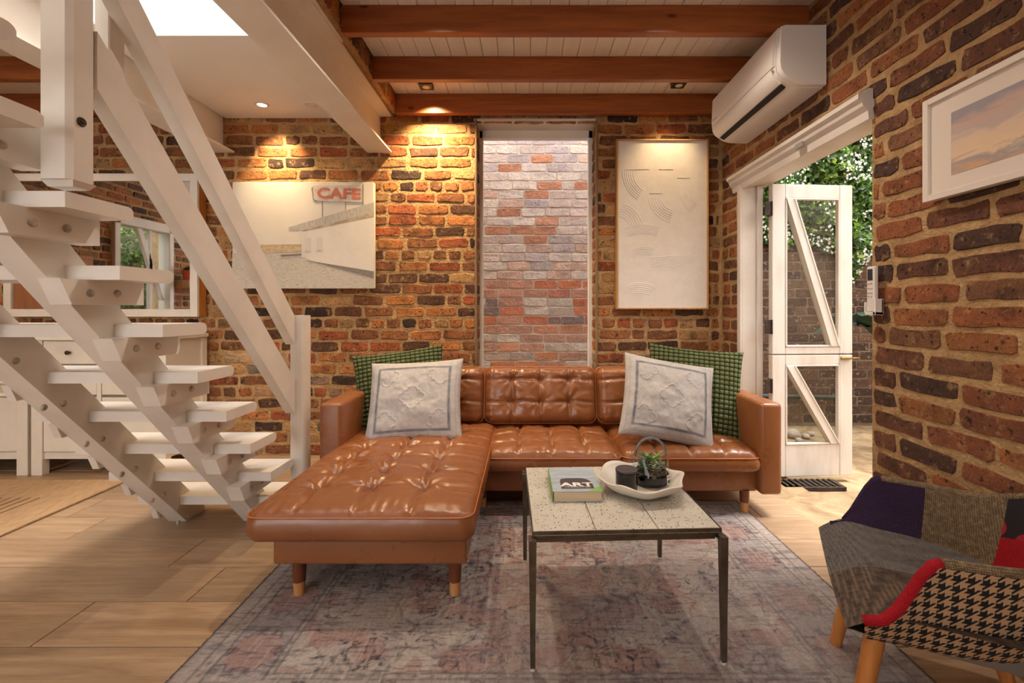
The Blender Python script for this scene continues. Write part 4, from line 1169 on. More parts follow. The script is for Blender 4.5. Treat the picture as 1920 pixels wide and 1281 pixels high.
def checker_hound():
    m, t, p = nt('houndstooth_wool'); v = coords(t, 'obj')
    # classic houndstooth from stepped stripes: x,z cells
    sp = nd(t, 'ShaderNodeSeparateXYZ'); t.links.new(v, sp.inputs[0])
    def fr(sock, s, add=0):
        a_ = nd(t, 'ShaderNodeMath', operation='MULTIPLY_ADD', i_1=s, i_2=add+100.0); t.links.new(sock, a_.inputs[0])
        b_ = nd(t, 'ShaderNodeMath', operation='FRACT'); t.links.new(a_.outputs[0], b_.inputs[0]); return b_.outputs[0]
    S = 1/.025
    fx, fz = fr(sp.outputs[0], S), fr(sp.outputs[2], S)
    gt = lambda s, th: (lambda n: (t.links.new(s, n.inputs[0]), n.outputs[0])[1])(nd(t, 'ShaderNodeMath', operation='GREATER_THAN', i_1=th))
    ax, az = gt(fx, .5), gt(fz, .5)
    dg = nd(t, 'ShaderNodeMath', operation='ADD'); t.links.new(fx, dg.inputs[0]); t.links.new(fz, dg.inputs[1])
    d2 = nd(t, 'ShaderNodeMath', operation='MULTIPLY', i_1=2.0); t.links.new(dg.outputs[0], d2.inputs[0])
    d3 = nd(t, 'ShaderNodeMath', operation='FRACT'); t.links.new(d2.outputs[0], d3.inputs[0]); tw = gt(d3.outputs[0], .5)
    # twill rule: same colour warp/weft -> that colour, else diagonal decides
    same = nd(t, 'ShaderNodeMath', operation='COMPARE', i_2=.1); t.links.new(ax, same.inputs[0]); t.links.new(az, same.inputs[1])
    mx = nd(t, 'ShaderNodeMix'); t.links.new(same.outputs[0], mx.inputs[0]); t.links.new(tw, mx.inputs[2]); t.links.new(ax, mx.inputs[3])
    c = mixc(t, mx.outputs[0], rgb(14, 13, 16), rgb(176, 142, 108))
    t.links.new(c, p.inputs['Base Color']); p.inputs['Roughness'].default_value = .95
    bump(t, p, noise(t, v, 400, 3), .6, .002); return m
M['hound'] = checker_hound()
M['c_houndin'] = fabric('grey_tweed', rgb(96, 88, 82), rgb(130, 118, 104), 300, co='obj')
M['c_tweed_red'] = fabric('dull_red_wool', rgb(126, 40, 40), rgb(150, 56, 52), 300, co='obj')
M['c_cream'] = fabric('cream_wool', rgb(176, 152, 124), rgb(200, 178, 150), 300, co='obj')
M['c_red'] = fabric('red_wool', rgb(140, 16, 26), rgb(160, 26, 36), 340, co='obj')
M['c_brown'] = fabric('brown_tweed', rgb(84, 70, 52), rgb(150, 128, 100), 420, co='obj', coarse=90, lo=.45, hi=.75)
M['c_purple'] = fabric('plum_wool', rgb(44, 30, 52), rgb(54, 38, 62), 260, co='obj')
M['c_grey'] = fabric('heather_grey_wool', rgb(70, 66, 66), rgb(106, 100, 96), 300, co='obj', coarse=60)
M['c_stripe'] = fabric('dark_striped_tweed', rgb(48, 40, 38), rgb(104, 88, 74), 160, co='obj', coarse=40)
def herring():
    m, t, p = nt('diagonal_twill'); v = coords(t, 'obj')
    w = nd(t, 'ShaderNodeTexWave', bands_direction='DIAGONAL'); w.inputs['Scale'].default_value = 55; t.links.new(v, w.inputs['Vector'])
    t.links.new(mixc(t, ramp(t, w.outputs['Fac'], [(.4, 0.0), (.6, 1.0)]), rgb(70, 62, 56), rgb(136, 122, 106)), p.inputs['Base Color']); p.inputs['Roughness'].default_value = .95
    return m
M['c_herring'] = herring()
def circles():
    m, t, p = nt('red_circle_print'); v = coords(t, 'obj', (9, 9, 11))
    vo = nd(t, 'ShaderNodeTexVoronoi'); vo.inputs['Scale'].default_value = 1.0; vo.inputs['Randomness'].default_value = .25; t.links.new(v, vo.inputs['Vector'])
    f = ramp(t, vo.outputs['Distance'], [(0, 1.0), (.40, 1.0), (.42, 0.0), (.60, 0.0), (.62, 0.0)], 'LINEAR')
    t.links.new(mixc(t, f, rgb(26, 18, 22), rgb(150, 20, 30)), p.inputs['Base Color']); p.inputs['Roughness'].default_value = .9
    return m
M['c_circles'] = circles()
armchair()

# ================================================================== WALL ART
def cafe_canvas():
    X0, X1, Z0, Z1 = -2.160, -1.116, 1.246, 2.030; Y = 3.352
    a = thing('canvas_print', 'pale canvas print of a roadside building with a red CAFE sign', 'picture', (-1.63, YB-.02, 1.246))
    mc = lambda n, c, c2=None, s=20, **k: simple(n, c, c2, s, .75, **k)
    cw, chh = X1-X0, Z1-Z0
    def pt(u, v): return (X0+cw*u, Z1-chh*v)      # u right, v down, 0..1
    MB().box(X0, X1, Y, YB-.006, Z0, Z1, .004).build('canvas', mc('canvas_sky', rgb(214, 206, 194), rgb(206, 197, 184), 2), a)
    lay_n = [0]
    def shape(name, pts, mat):
        lay_n[0] += 1; d = .0004*lay_n[0]
        return MB().prism([pt(*p) for p in pts], 1, Y-.0006-d, Y-.0001).build(name, mat, a)
    shape('print_ground', [(.0, .665), (.49, .69), (1, .92), (1, 1), (0, 1)], mc('print_sand', rgb(196, 188, 174), rgb(140, 134, 124), 60, stretch=(.5, 1, 2.5), lo=.45, hi=.8))
    shape('print_building', [(.475, .46), (1, .31), (1, .90), (.55, .735), (.49, .70)], mc('print_wall', rgb(216, 210, 202), rgb(208, 200, 190), 5))
    shape('print_side', [(.475, .46), (.535, .45), (.535, .72), (.478, .70)], mc('print_side', rgb(206, 199, 190)))
    shape('print_roof', [(.40, .425), (1, .19), (1, .30), (.50, .455), (.40, .455)], mc('print_roof', rgb(190, 184, 176), rgb(160, 152, 144), 40, stretch=(3, 1, .5)))
    shape('print_gutter', [(.50, .455), (1, .285), (1, .325), (.50, .465)], mc('print_gutter', rgb(190, 172, 146), rgb(150, 134, 112), 30))
    shape('print_shadow', [(.52, .735), (1, .84), (1, .905), (.62, .765)], mc('print_dark', rgb(112, 106, 102), rgb(140, 132, 124), 40, stretch=(1, 1, 3)))
    shape('print_fence', [(.20, .59), (.49, .585), (.49, .66), (.21, .665)], mc('print_fence', rgb(196, 178, 148), rgb(170, 144, 110), 40))
    shape('print_bench', [(.345, .685), (.49, .675), (.49, .69), (.345, .70)], mc('print_bench', rgb(120, 108, 94)))
    for q in ((.515, .53), (.60, .52)):
        shape('print_window', [(q[0], q[1]), (q[0]+.04, q[1]-.005), (q[0]+.04, q[1]+.12), (q[0], q[1]+.12)], mc('print_pane', rgb(200, 194, 186)))
    for u0 in (.635, .80, .925):
        shape('print_pole', [(u0, .02 if u0 > .9 else .17), (u0+.004, .02 if u0 > .9 else .17), (u0+.004, .33-(u0-.63)*.4), (u0, .33-(u0-.63)*.4)], mc('print_pole', rgb(150, 138, 126)))
    sg = shape('print_sign', [(.565, .05), (.585, .035), (.915, .035), (.92, .06), (.915, .19), (.60, .18), (.57, .16)], mc('print_sign', rgb(206, 198, 190), rgb(186, 172, 162), 30))
    shape('print_sign_edge', [(.562, .06), (.57, .05), (.578, .16), (.60, .185), (.575, .17)], mc('print_edge', rgb(120, 112, 108)))
    mt = Matrix.Translation((X0+cw*.755, Y-.0075, Z1-chh*.115)) @ Matrix.Rotation(math.pi/2, 4, 'X') @ Matrix.Rotation(math.radians(-1.5), 4, 'Z') @ Matrix.Diagonal((1.28, 1, 1, 1))
    text('lettering', 'CAFE', .105, mc('print_red', rgb(186, 106, 84), rgb(204, 150, 130), 60, lo=.55, hi=.75), sg, mt, bold=.0045, spacing=1.03)
cafe_canvas()
def relief_art():
    X0, X1, Z0, Z1 = .670, 1.347, 1.092, 2.342; Y = 3.350
    a = thing('relief_artwork', 'white textured brushstroke artwork in a thin oak frame', 'artwork', (1.0, YB-.02, 1.092))
    f = .011
    for b in ((X0, X0+f, Z0, Z1), (X1-f, X1, Z0, Z1), (X0+f, X1-f, Z0, Z0+f), (X0+f, X1-f, Z1-f, Z1)):
        MB().box(b[0], b[1], Y-.012, YB-.004, b[2], b[3], .0015).build('frame', M['oak_frame'], a)
    MB().box(X0+f, X1-f, Y, YB-.01, Z0+f, Z1-f).build('panel', M['art_white'], a)
    W_, H_ = X1-X0, Z1-Z0
    def stroke(cu, cv, R, a0, a1, wd, nr=6):
        """combed arc: parallel ridges, u right / v down in 0..1"""
        mb = MB(); cx, cz = X0+W_*cu, Z1-H_*cv
        for k in range(nr):
            r = R+wd*(k/(nr-1)-.5); n = max(4, int(abs(a1-a0)/.09)); vs = []; fs = []
            for i in range(n+1):
                w = a0+(a1-a0)*i/n
                for dr, dy in ((-wd/nr*.42, 0.0), (0, -.0036), (wd/nr*.42, 0.0)):
                    vs.append((cx+(r+dr)*math.cos(w), Y+dy, cz+(r+dr)*math.sin(w)))
            for i in range(n):
                for q in range(2): fs.append((i*3+q, i*3+q+1, i*3+3+q+1, i*3+3+q))
            keep = all(X0+f < v[0] < X1-f and Z0+f < v[2] < Z1-f for v in vs)
            if keep: mb.add(vs, fs)
        if mb.v: mb.build('brush_stroke', M['art_white'], a, smooth='all')
    pi = math.pi
    for q in ((.42, .19, .20, pi*.98, pi*1.32, .075), (.66, .32, .17, pi*1.05, pi*1.42, .085), (.0, .53, .15, .12, pi*.42, .09), (.98, .30, .16, pi*.98, pi*1.3, .07),
              (.28, .78, .32, pi*.38, pi*.62, .06), (.12, .88, .30, pi*.36, pi*.60, .055), (.46, 1.02, .38, pi*.38, pi*.56, .06), (.30, .86, .26, pi*.42, pi*.6, .05), (.84, .80, .30, pi*.38, pi*.58, .06), (.60, .95, .30, pi*.40, pi*.60, .06), (.25, 1.05, .22, pi*.36, pi*.6, .07), (.06, 1.02, .09, 0, pi*.45, .05), (.70, .5, .26, pi*1.4, pi*1.6, .05)):
        stroke(*q)
    for (u, v, l) in ((.10, .175, .26), (.46, .175, .16), (.36, .315, .14), (.66, .225, .14)):
        MB().box(X0+W_*u, X0+W_*(u+l), Y-.003, Y, Z1-H_*v-.002, Z1-H_*v+.002, .001).build('ridge', M['art_white'], a)
M['art_white'] = simple('white_modelling_paste', rgb(226, 219, 210), rgb(220, 212, 202), 14, .65, b=.25, bscale=40, dist=.004)
relief_art()
def sunset_picture():
    a = thing('framed_picture', 'white framed sunset sky print on the brick wall by the door', 'picture', (XR-.01, 1.36, 1.479))
    Y0, Y1, Z0, Z1 = 1.02, 1.640, 1.479, 1.842; xf = XR-.030; f = .022
    for b in ((Y0, Y0+f, Z0, Z1), (Y1-f, Y1, Z0, Z1), (Y0+f, Y1-f, Z0, Z0+f), (Y0+f, Y1-f, Z1-f, Z1)):
        MB().box(xf, XR-.001, b[0], b[1], b[2], b[3], .0015).build('frame', M['frame_white'], a)
    MB().box(xf+.010, XR-.004, Y0+f, Y1-f, Z0+f, Z1-f).build('mat_board', M['mat_board'], a)
    m, t, p = nt('sunset_print'); v = coords(t, 'pos', (1, 2.2, 9))
    n = noise(t, v, 3.2, 6, .6, .6)
    sp = nd(t, 'ShaderNodeSeparateXYZ'); t.links.new(coords(t, 'pos'), sp.inputs[0])
    g = nd(t, 'ShaderNodeMapRange', i_1=1.55, i_2=1.76); t.links.new(sp.outputs[2], g.inputs[0])
    ad = nd(t, 'ShaderNodeMath', operation='MULTIPLY_ADD', i_1=.75, i_2=-.36); t.links.new(n, ad.inputs[0])
    s = nd(t, 'ShaderNodeMath', operation='ADD'); t.links.new(g.outputs[0], s.inputs[0]); t.links.new(ad.outputs[0], s.inputs[1])
    c = ramp(t, s.outputs[0], [(0, rgb(204, 166, 130)), (.12, rgb(160, 152, 152)), (.25, rgb(224, 196, 160)), (.45, rgb(216, 190, 164)), (.60, rgb(186, 170, 162)), (.78, rgb(198, 166, 150)), (1, rgb(152, 146, 152))])
    t.links.new(c, p.inputs['Base Color']); p.inputs['Roughness'].default_value = .5
    MB().box(xf+.0085, xf+.0098, Y0+.105, Y1-.103, 1.550, 1.760).build('print', m, a)
M['frame_white'] = simple('white_frame', rgb(226, 216, 204), None, rough=.45)
M['mat_board'] = simple('mat_board', rgb(224, 212, 198), None, rough=.85)
sunset_picture()

# ================================================================== AIR CONDITIONER
def aircon():
    a = thing('air_conditioner', 'white wall air conditioner above the garden door', 'air conditioner', (XR, 2.61, 2.18))
    Y0, Y1 = 2.205, 3.005; xw = XR-.001
    # section (x, z): back top, front top, front face, lower curve, underside
    prof = [(xw, 2.480), (1.262, 2.480), (1.240, 2.474), (1.232, 2.455), (1.226, 2.30), (1.230, 2.262), (1.246, 2.232), (1.300, 2.196), (1.345, 2.184), (xw, 2.180)]
    MB().prism(prof, 1, Y0+.028, Y1-.028).build('body', M['ac_white'], a, smooth=40)
    capp = [(xw, 2.477), (1.262, 2.477), (1.243, 2.470), (1.236, 2.452), (1.230, 2.30), (1.234, 2.264), (1.250, 2.235), (1.302, 2.200), (1.345, 2.188), (xw, 2.184)]
    for ya, yb, yc in ((Y0, Y0+.006, Y0+.026), (Y1, Y1-.006, Y1-.026)):
        cap2 = [(1.46-(1.46-x)*.975 if x < 1.4 else x, 2.33+(z-2.33)*.975) for x, z in capp]
        mb = MB(); n = len(capp)
        vs = [(x, ya, z) for x, z in cap2]+[(x, yb, z) for x, z in capp]+[(x, yc, z) for x, z in capp]
        fs = [tuple(range(n)), tuple(range(2*n, 3*n))]+[(k*n+i, k*n+(i+1) % n, (k+1)*n+(i+1) % n, (k+1)*n+i) for k in (0, 1) for i in range(n)]
        mb.add(vs, fs).build('end_cap', M['ac_white'], a, smooth=40)
    # front panel, flap and outlet slot
    MB().prism([(1.228, 2.462), (1.222, 2.45), (1.216, 2.300), (1.222, 2.290), (1.230, 2.296)], 1, Y0+.034, Y1-.034).build('front_panel', M['ac_white'], a, smooth=40)
    MB().prism([(1.2215, 2.286), (1.222, 2.262), (1.238, 2.228), (1.262, 2.2085), (1.270, 2.214), (1.246, 2.236), (1.231, 2.264), (1.229, 2.287)], 1, Y0+.05, Y1-.05).build('flap', M['ac_white'], a, smooth=40)
    MB().prism([(1.2600, 2.2040), (1.2880, 2.1900), (1.292, 2.200), (1.270, 2.212)], 1, Y0+.055, Y1-.055).build('outlet_slot', M['black'], a)
    o = MB().lathe([(0, .0015), (.006, .0015), (.0075, 0)], n=16, cap=False).build('indicator', M['grey_plastic'], a); o.location = (1.2195, Y0+.045, 2.275); o.rotation_euler = (0, -math.pi/2, 0)
    mb = MB()
    for k, (w_, h_) in enumerate(((.007, .012), (.004, .008), (.006, .008), (.004, .009), (.006, .008), (.005, .008))):
        mb.box(1.2162, 1.2185, Y1-.052-.010*k-w_, Y1-.052-.010*k, 2.312, 2.312+h_)
    mb.build('logo', M['grey_plastic'], a)
aircon()
def remote():
    a = thing('remote_control', 'white air conditioner remote in its wall holder by the door', 'remote', (XR, 1.885, 1.073))
    MB().box(XR-.030, XR-.010, 1.866, 1.908, 1.085, 1.273, .004).build('handset', M['ac_white'], a)
    s = MB().box(XR-.0315, XR-.0298, 1.873, 1.901, 1.215, 1.262, .0006).build('screen', simple('dark_screen', rgb(50, 54, 56), None, rough=.2), a)
    for i, (y, z, m) in enumerate([(1.897, 1.200, 'orange'), (1.886, 1.202, 'g'), (1.878, 1.202, 'g')]+[(1.897-.010*q, 1.181-.019*r_, 'g') for r_ in range(2) for q in range(3)]+[(1.895, 1.148, 'g'), (1.880, 1.148, 'g')]):
        MB().box(XR-.0318, XR-.0298, y-.0032, y+.0032, z-.0028, z+.0028, .0006).build('button', M['btn_orange'] if m == 'orange' else M['btn_grey'], a)
    MB().box(XR-.036, XR-.001, 1.852, 1.8655, 1.072, 1.138, .002).box(XR-.036, XR-.001, 1.9085, 1.913, 1.072, 1.125, .001).box(XR-.036, XR-.001, 1.852, 1.913, 1.072, 1.0845, .001).box(XR-.009, XR-.001, 1.852, 1.913, 1.085, 1.138, .001).build('holder', M['ac_white'], a)
M['btn_orange'] = simple('orange_button', rgb(206, 120, 76), None, rough=.5); M['btn_grey'] = simple('grey_button', rgb(176, 168, 160), None, rough=.5)
remote()

# ================================================================== DOWNLIGHTS
def spot(parent, loc, target, power, col=(1.0, .66, .34), size=84, blend=.95, rad=.02):
    d = bpy.data.lights.new('bulb', 'SPOT'); d.energy = power; d.color = col; d.spot_size = math.radians(size); d.spot_blend = blend; d.shadow_soft_size = rad
    o = bpy.data.objects.new('bulb', d); COL.objects.link(o); o.location = loc
    o.rotation_euler = (Vector(target)-Vector(loc)).to_track_quat('-Z', 'Y').to_euler()
    o.parent = parent; o.matrix_parent_inverse = parent.matrix_basis.inverted()
WARM = (1.0, .72, .40)
def recessed(x, y, z, lab, power, target=None, col=WARM, size=84):
    a = thing('downlight', lab, 'downlight', (x, y, z), group='recessed downlights')
    MB().lathe([(.046, 0), (.044, -.006), (.032, -.006), (.030, .0)], (x, y, z), 28, cap=False).build('trim_ring', M['white'], a, smooth=True)
    MB().lathe([(.0, -.002), (.029, -.003)], (x, y, z), 20, cap=False).build('lens', M['lamp_glow'] if power > 20 else M['white'], a)
    if power: spot(a, (x, y, z-.015), target or (x, y, 0), power, col, size)
recessed(-1.835, 3.17, 2.52, 'lit recessed downlight nearer the hanging post', 48, (-1.835, 3.385, 2.15), size=74)
recessed(-1.495, 3.17, 2.52, 'recessed downlight nearer the steel beam and joists', 10, (-1.5, 3.25, 0))
def surface(x, y, lab, power, target, col=WARM, size=84):
    z = ZC
    a = thing('ceiling_spotlight', lab, 'spotlight', (x, y, z), group='square joist spotlights')
    MB().box(x-.045, x+.045, y-.045, y+.045, z-.034, z-.001, .003).build('housing', M['spot_black'], a)
    MB().lathe([(0, -.0345), (.024, -.0352), (.026, -.033)], (x, y, z), 20, cap=False).build('lens', M['lens_dim'], a)
    spot(a, (x, y, z-.045), target, power, col, size)
M['lens_dim'] = emit('dim_lens', (.25, .16, .08, 1), .4)
M['spot_black'] = simple('bronze_housing', rgb(60, 46, 32), None, rough=.5, metal=.4)
surface(-.69, 3.165, 'small square spotlight left of the tall window above the brick', 110, (-.62, 3.40, 1.55), size=118)
surface(1.06, 3.14, 'small square spotlight above the white relief artwork', 20, (1.02, 3.36, 1.8))
for i, (x, y, p) in enumerate(((-.45, 2.12, 46), (.72, 2.12, 46), (-.30, .68, 2.5), (.72, .68, 2.5))):  # spotlights added out of view for fill light
    surface(x, y, ['added fill spotlight above the chaise end of the sofa', 'added fill spotlight above the coffee table, door side', 'added fill spotlight near the viewpoint on the stair side', 'added fill spotlight near the viewpoint on the door side'][i], p, (x, y+.05, 0), (1.0, .87, .72), 140)
for i, (x, y) in enumerate(((-3.3, 2.60), (-3.3, 1.65))):  # two more unseen spotlights, added to light the left bay
    surface(x, y, ['added fill spotlight close in front of the sideboard', 'added fill spotlight further in front of the sideboard'][i], 38 if i == 0 else 10, (x, y+.25, .6), (1.0, .74, .46), 110)

# unseen uplighters added behind the camera to fill the ceiling with light
def uplighter(x, y, p, lab):
    a = thing('fill_lamp', lab, 'lamp', (x, y, 0))
    MB().lathe([(.14, 0), (.14, .015), (.03, .03)], n=32).build('base', M['spot_black'], a, local=True, smooth=True)
    MB().tube([(0, 0, .03), (0, 0, 1.72)], .012, 12).build('pole', M['spot_black'], a, local=True, smooth=True)
    MB().lathe([(.02, 1.70), (.10, 1.76), (.16, 1.84), (.155, 1.84), (.095, 1.766), (.02, 1.71)], n=32, cap=False).build('shade', M['white'], a, local=True, smooth=True)
    d = bpy.data.lights.new('bulb', 'SPOT'); d.energy = p; d.color = (1.0, .95, .89); d.spot_size = math.radians(150); d.spot_blend = .6; d.shadow_soft_size = .08
    o = bpy.data.objects.new('bulb', d); COL.objects.link(o); o.parent = a; o.location = (0, 0, 1.86); o.rotation_euler = (math.pi, 0, 0)
uplighter(.95, -.15, 95, 'unseen uplighter added behind the viewpoint as fill for the main bay')
uplighter(-3.0, -.3, 50, 'unseen uplighter added as fill in the front of the mirror bay')

# ================================================================== LEFT BAY FURNITURE
def mirror():
    a = thing('mirror', 'large white framed mirror on the brick wall behind the stairs', 'mirror', (-3.08, YB, 1.038))
    X0, X1, Z0, Z1 = -3.79, -2.380, 1.038, 2.078; f = .055; Y = 3.30
    for b in ((X0, X0+f, Z0, Z1), (X1-f, X1, Z0, Z1), (X0+f, X1-f, Z0, Z0+f), (X0+f, X1-f, Z1-f, Z1)):
        MB().box(b[0], b[1], Y, Y+.022, b[2], b[3], .002).build('frame', M['white_wood'], a)
    for b in ((X0, X0+.03, Z0, Z1), (X1-.03, X1-.001, Z0, Z1), (X0+.03, X1-.03, Z0, Z0+.03), (X0+.03, X1-.03, Z1-.03, Z1)):
        MB().box(b[0], b[1], Y+.022, YB-.004, b[2], b[3], .001).build('side', M['honey'], a)
    MB().box(X0+f-.005, X1-f+.005, Y+.010, Y+.016, Z0+f-.005, Z1-f+.005).build('glass', M['mirror'], a)
mirror()
def sideboard():
    a = thing('sideboard', 'white painted chest of drawers under the mirror', 'sideboard', (-2.8, 3.16, 0))
    X0, X1, Y0, Y1, Zt = -3.245, -2.360, 2.985, 3.375, .915; w = M['cab_white']
    MB().box(X0-.012, X1+.012, Y0-.014, Y1, Zt-.026, Zt, .003).build('top', w, a)
    for x0, x1 in ((X0, X0+.072), (X1-.072, X1)):
        for y0, y1 in ((Y0, Y0+.05), (Y1-.05, Y1)): MB().box(x0 if x0 == X0 else x0+.0, x1, y0, y1, 0, Zt-.026, .002).build('leg', w, a)
    MB().box(X0+.012, X0+.028, Y0+.05, Y1-.05, .105, Zt-.026).build('side_panel', w, a); MB().box(X1-.028, X1-.012, Y0+.05, Y1-.05, .105, Zt-.026).build('side_panel', w, a)
    MB().box(X0+.072, X1-.072, Y0+.018, Y1-.01, .105, .149).build('bottom_rail', w, a)
    MB().box(X0+.072, X1-.072, Y0+.030, Y1-.005, .149, Zt-.026).build('carcass', simple('cabinet_shadow_gap', rgb(150, 142, 132), None, rough=.6), a)
    xm = (X0+X1)/2+.0
    MB().box(xm-.014, xm+.014, Y0+.004, Y0+.03, .149, Zt-.026, .001).build('divider', w, a)
    for (z0, z1) in ((.733, .884), (.530, .712), (.155, .512)):
        for (x0, x1) in ((X0+.076, xm-.018), (xm+.018, X1-.076)):
            d = MB().box(x0, x1, Y0+.006, Y0+.03, z0, z1, .002).build('drawer' if z0 > .3 else 'door', w, a)
            for kx in ([(x0+x1)/2] if True else []):
                MB().lathe([(.006, 0), (.006, .010), (.014, .016), (.014, .022), (.008, .027), (0, .028)], n=14, cap=False).mesh
                k = MB().lathe([(.006, 0), (.006, .010), (.014, .016), (.014, .022), (.008, .027), (0, .028)], n=14, cap=False).build('knob', M['spot_black'], d, smooth=True)
                k.location = (kx, Y0+.006, (z0+z1)/2 if z0 > .3 else z1-.06); k.rotation_euler = (math.pi/2, 0, 0)
M['cab_white'] = simple('satin_cabinet_white', rgb(232, 224, 210), rgb(224, 214, 198), 4, .4)
sideboard()
def bench():
    a = thing('low_cabinet', 'low white cabinet beside the taller chest of drawers', 'cabinet', (-3.8, 3.16, 0)); w = M['cab_white']
    X0, X1, Y0, Y1, Zt = -4.45, -3.268, 2.985, 3.375, .545
    MB().box(X0, X1+.006, Y0-.012, Y1, Zt-.024, Zt, .003).build('top', w, a)
    for x0, x1 in ((X0, X0+.072), (X1-.072, X1)):
        for y0, y1 in ((Y0, Y0+.05), (Y1-.05, Y1)): MB().box(x0, x1, y0, y1, 0, Zt-.024, .002).build('leg', w, a)
    MB().box(X0+.072, X1-.072, Y0+.03, Y1-.01, .105, Zt-.024).build('carcass', simple('cabinet_shadow_gap', rgb(150, 142, 132), None, rough=.6), a)
    MB().box(X0+.072, X1-.072, Y0+.012, Y0+.03, .105, .152, .001).build('bottom_rail', w, a)
    xm = (X0+X1)/2
    for x0, x1 in ((X0+.076, xm-.004), (xm+.004, X1-.076)):
        d = MB().box(x0, x1, Y0+.006, Y0+.03, .156, Zt-.032, .002).build('door', w, a)
        k = MB().lathe([(.006, 0), (.006, .010), (.014, .016), (.014, .022), (.008, .027), (0, .028)], n=14, cap=False).build('knob', M['spot_black'], d, smooth=True)
        k.location = ((x0+x1)/2, Y0+.006, Zt-.09); k.rotation_euler = (math.pi/2, 0, 0)
bench()
# things on the left wall that the mirror shows
def shelf_bits():
    s = MB().box(XL+.001, XL+.20, .36, .665, 1.37, 1.47, .003).build('wall_shelf', M['oak_frame']); tag(s, 'short oak wall shelf whose reflection shows in the mirror', 'shelf')
    p = thing('potted_plant', 'small leafy plant in a red pot reflected in the mirror', 'plant', (XL+.10, .570, 1.471))
    MB().lathe([(.040, 0), (.052, .11), (.056, .11), (.056, .13), (.048, .13), (.046, .10)], n=28).build('pot', simple('red_glaze', rgb(206, 84, 54), None, rough=.35), p, local=True, smooth=True)
    r = random.Random(4); mb = MB()
    for k in range(26):
        az = r.uniform(0, 6.28); d = Vector((math.cos(az)*.7, math.sin(az)*.7, r.uniform(.3, 1.1))); d.normalize(); sd = d.cross(Vector((0, 0, 1))); sd.normalize(); L = r.uniform(.06, .12); b = Vector((0, 0, .11))
        mb.add([b, b+d*L*.6+sd*.022, b+d*L, b+d*L*.6-sd*.022], [(0, 1, 2, 3)])
    mb.build('leaves', M['leaf'], p, local=True)
    c = thing('timber_cabinet', 'honey coloured timber cabinet reflected at the mirror edge', 'cabinet', (XL+.15, 2.45, 0))
    MB().box(XL+.001, XL+.26, 2.05, 2.92, 0, 1.62, .006).build('body', M['honey'], c)
    for y0, y1 in ((2.07, 2.48), (2.49, 2.90)): MB().box(XL+.26, XL+.28, y0, y1, .08, 1.58, .004).build('door', M['honey'], c)

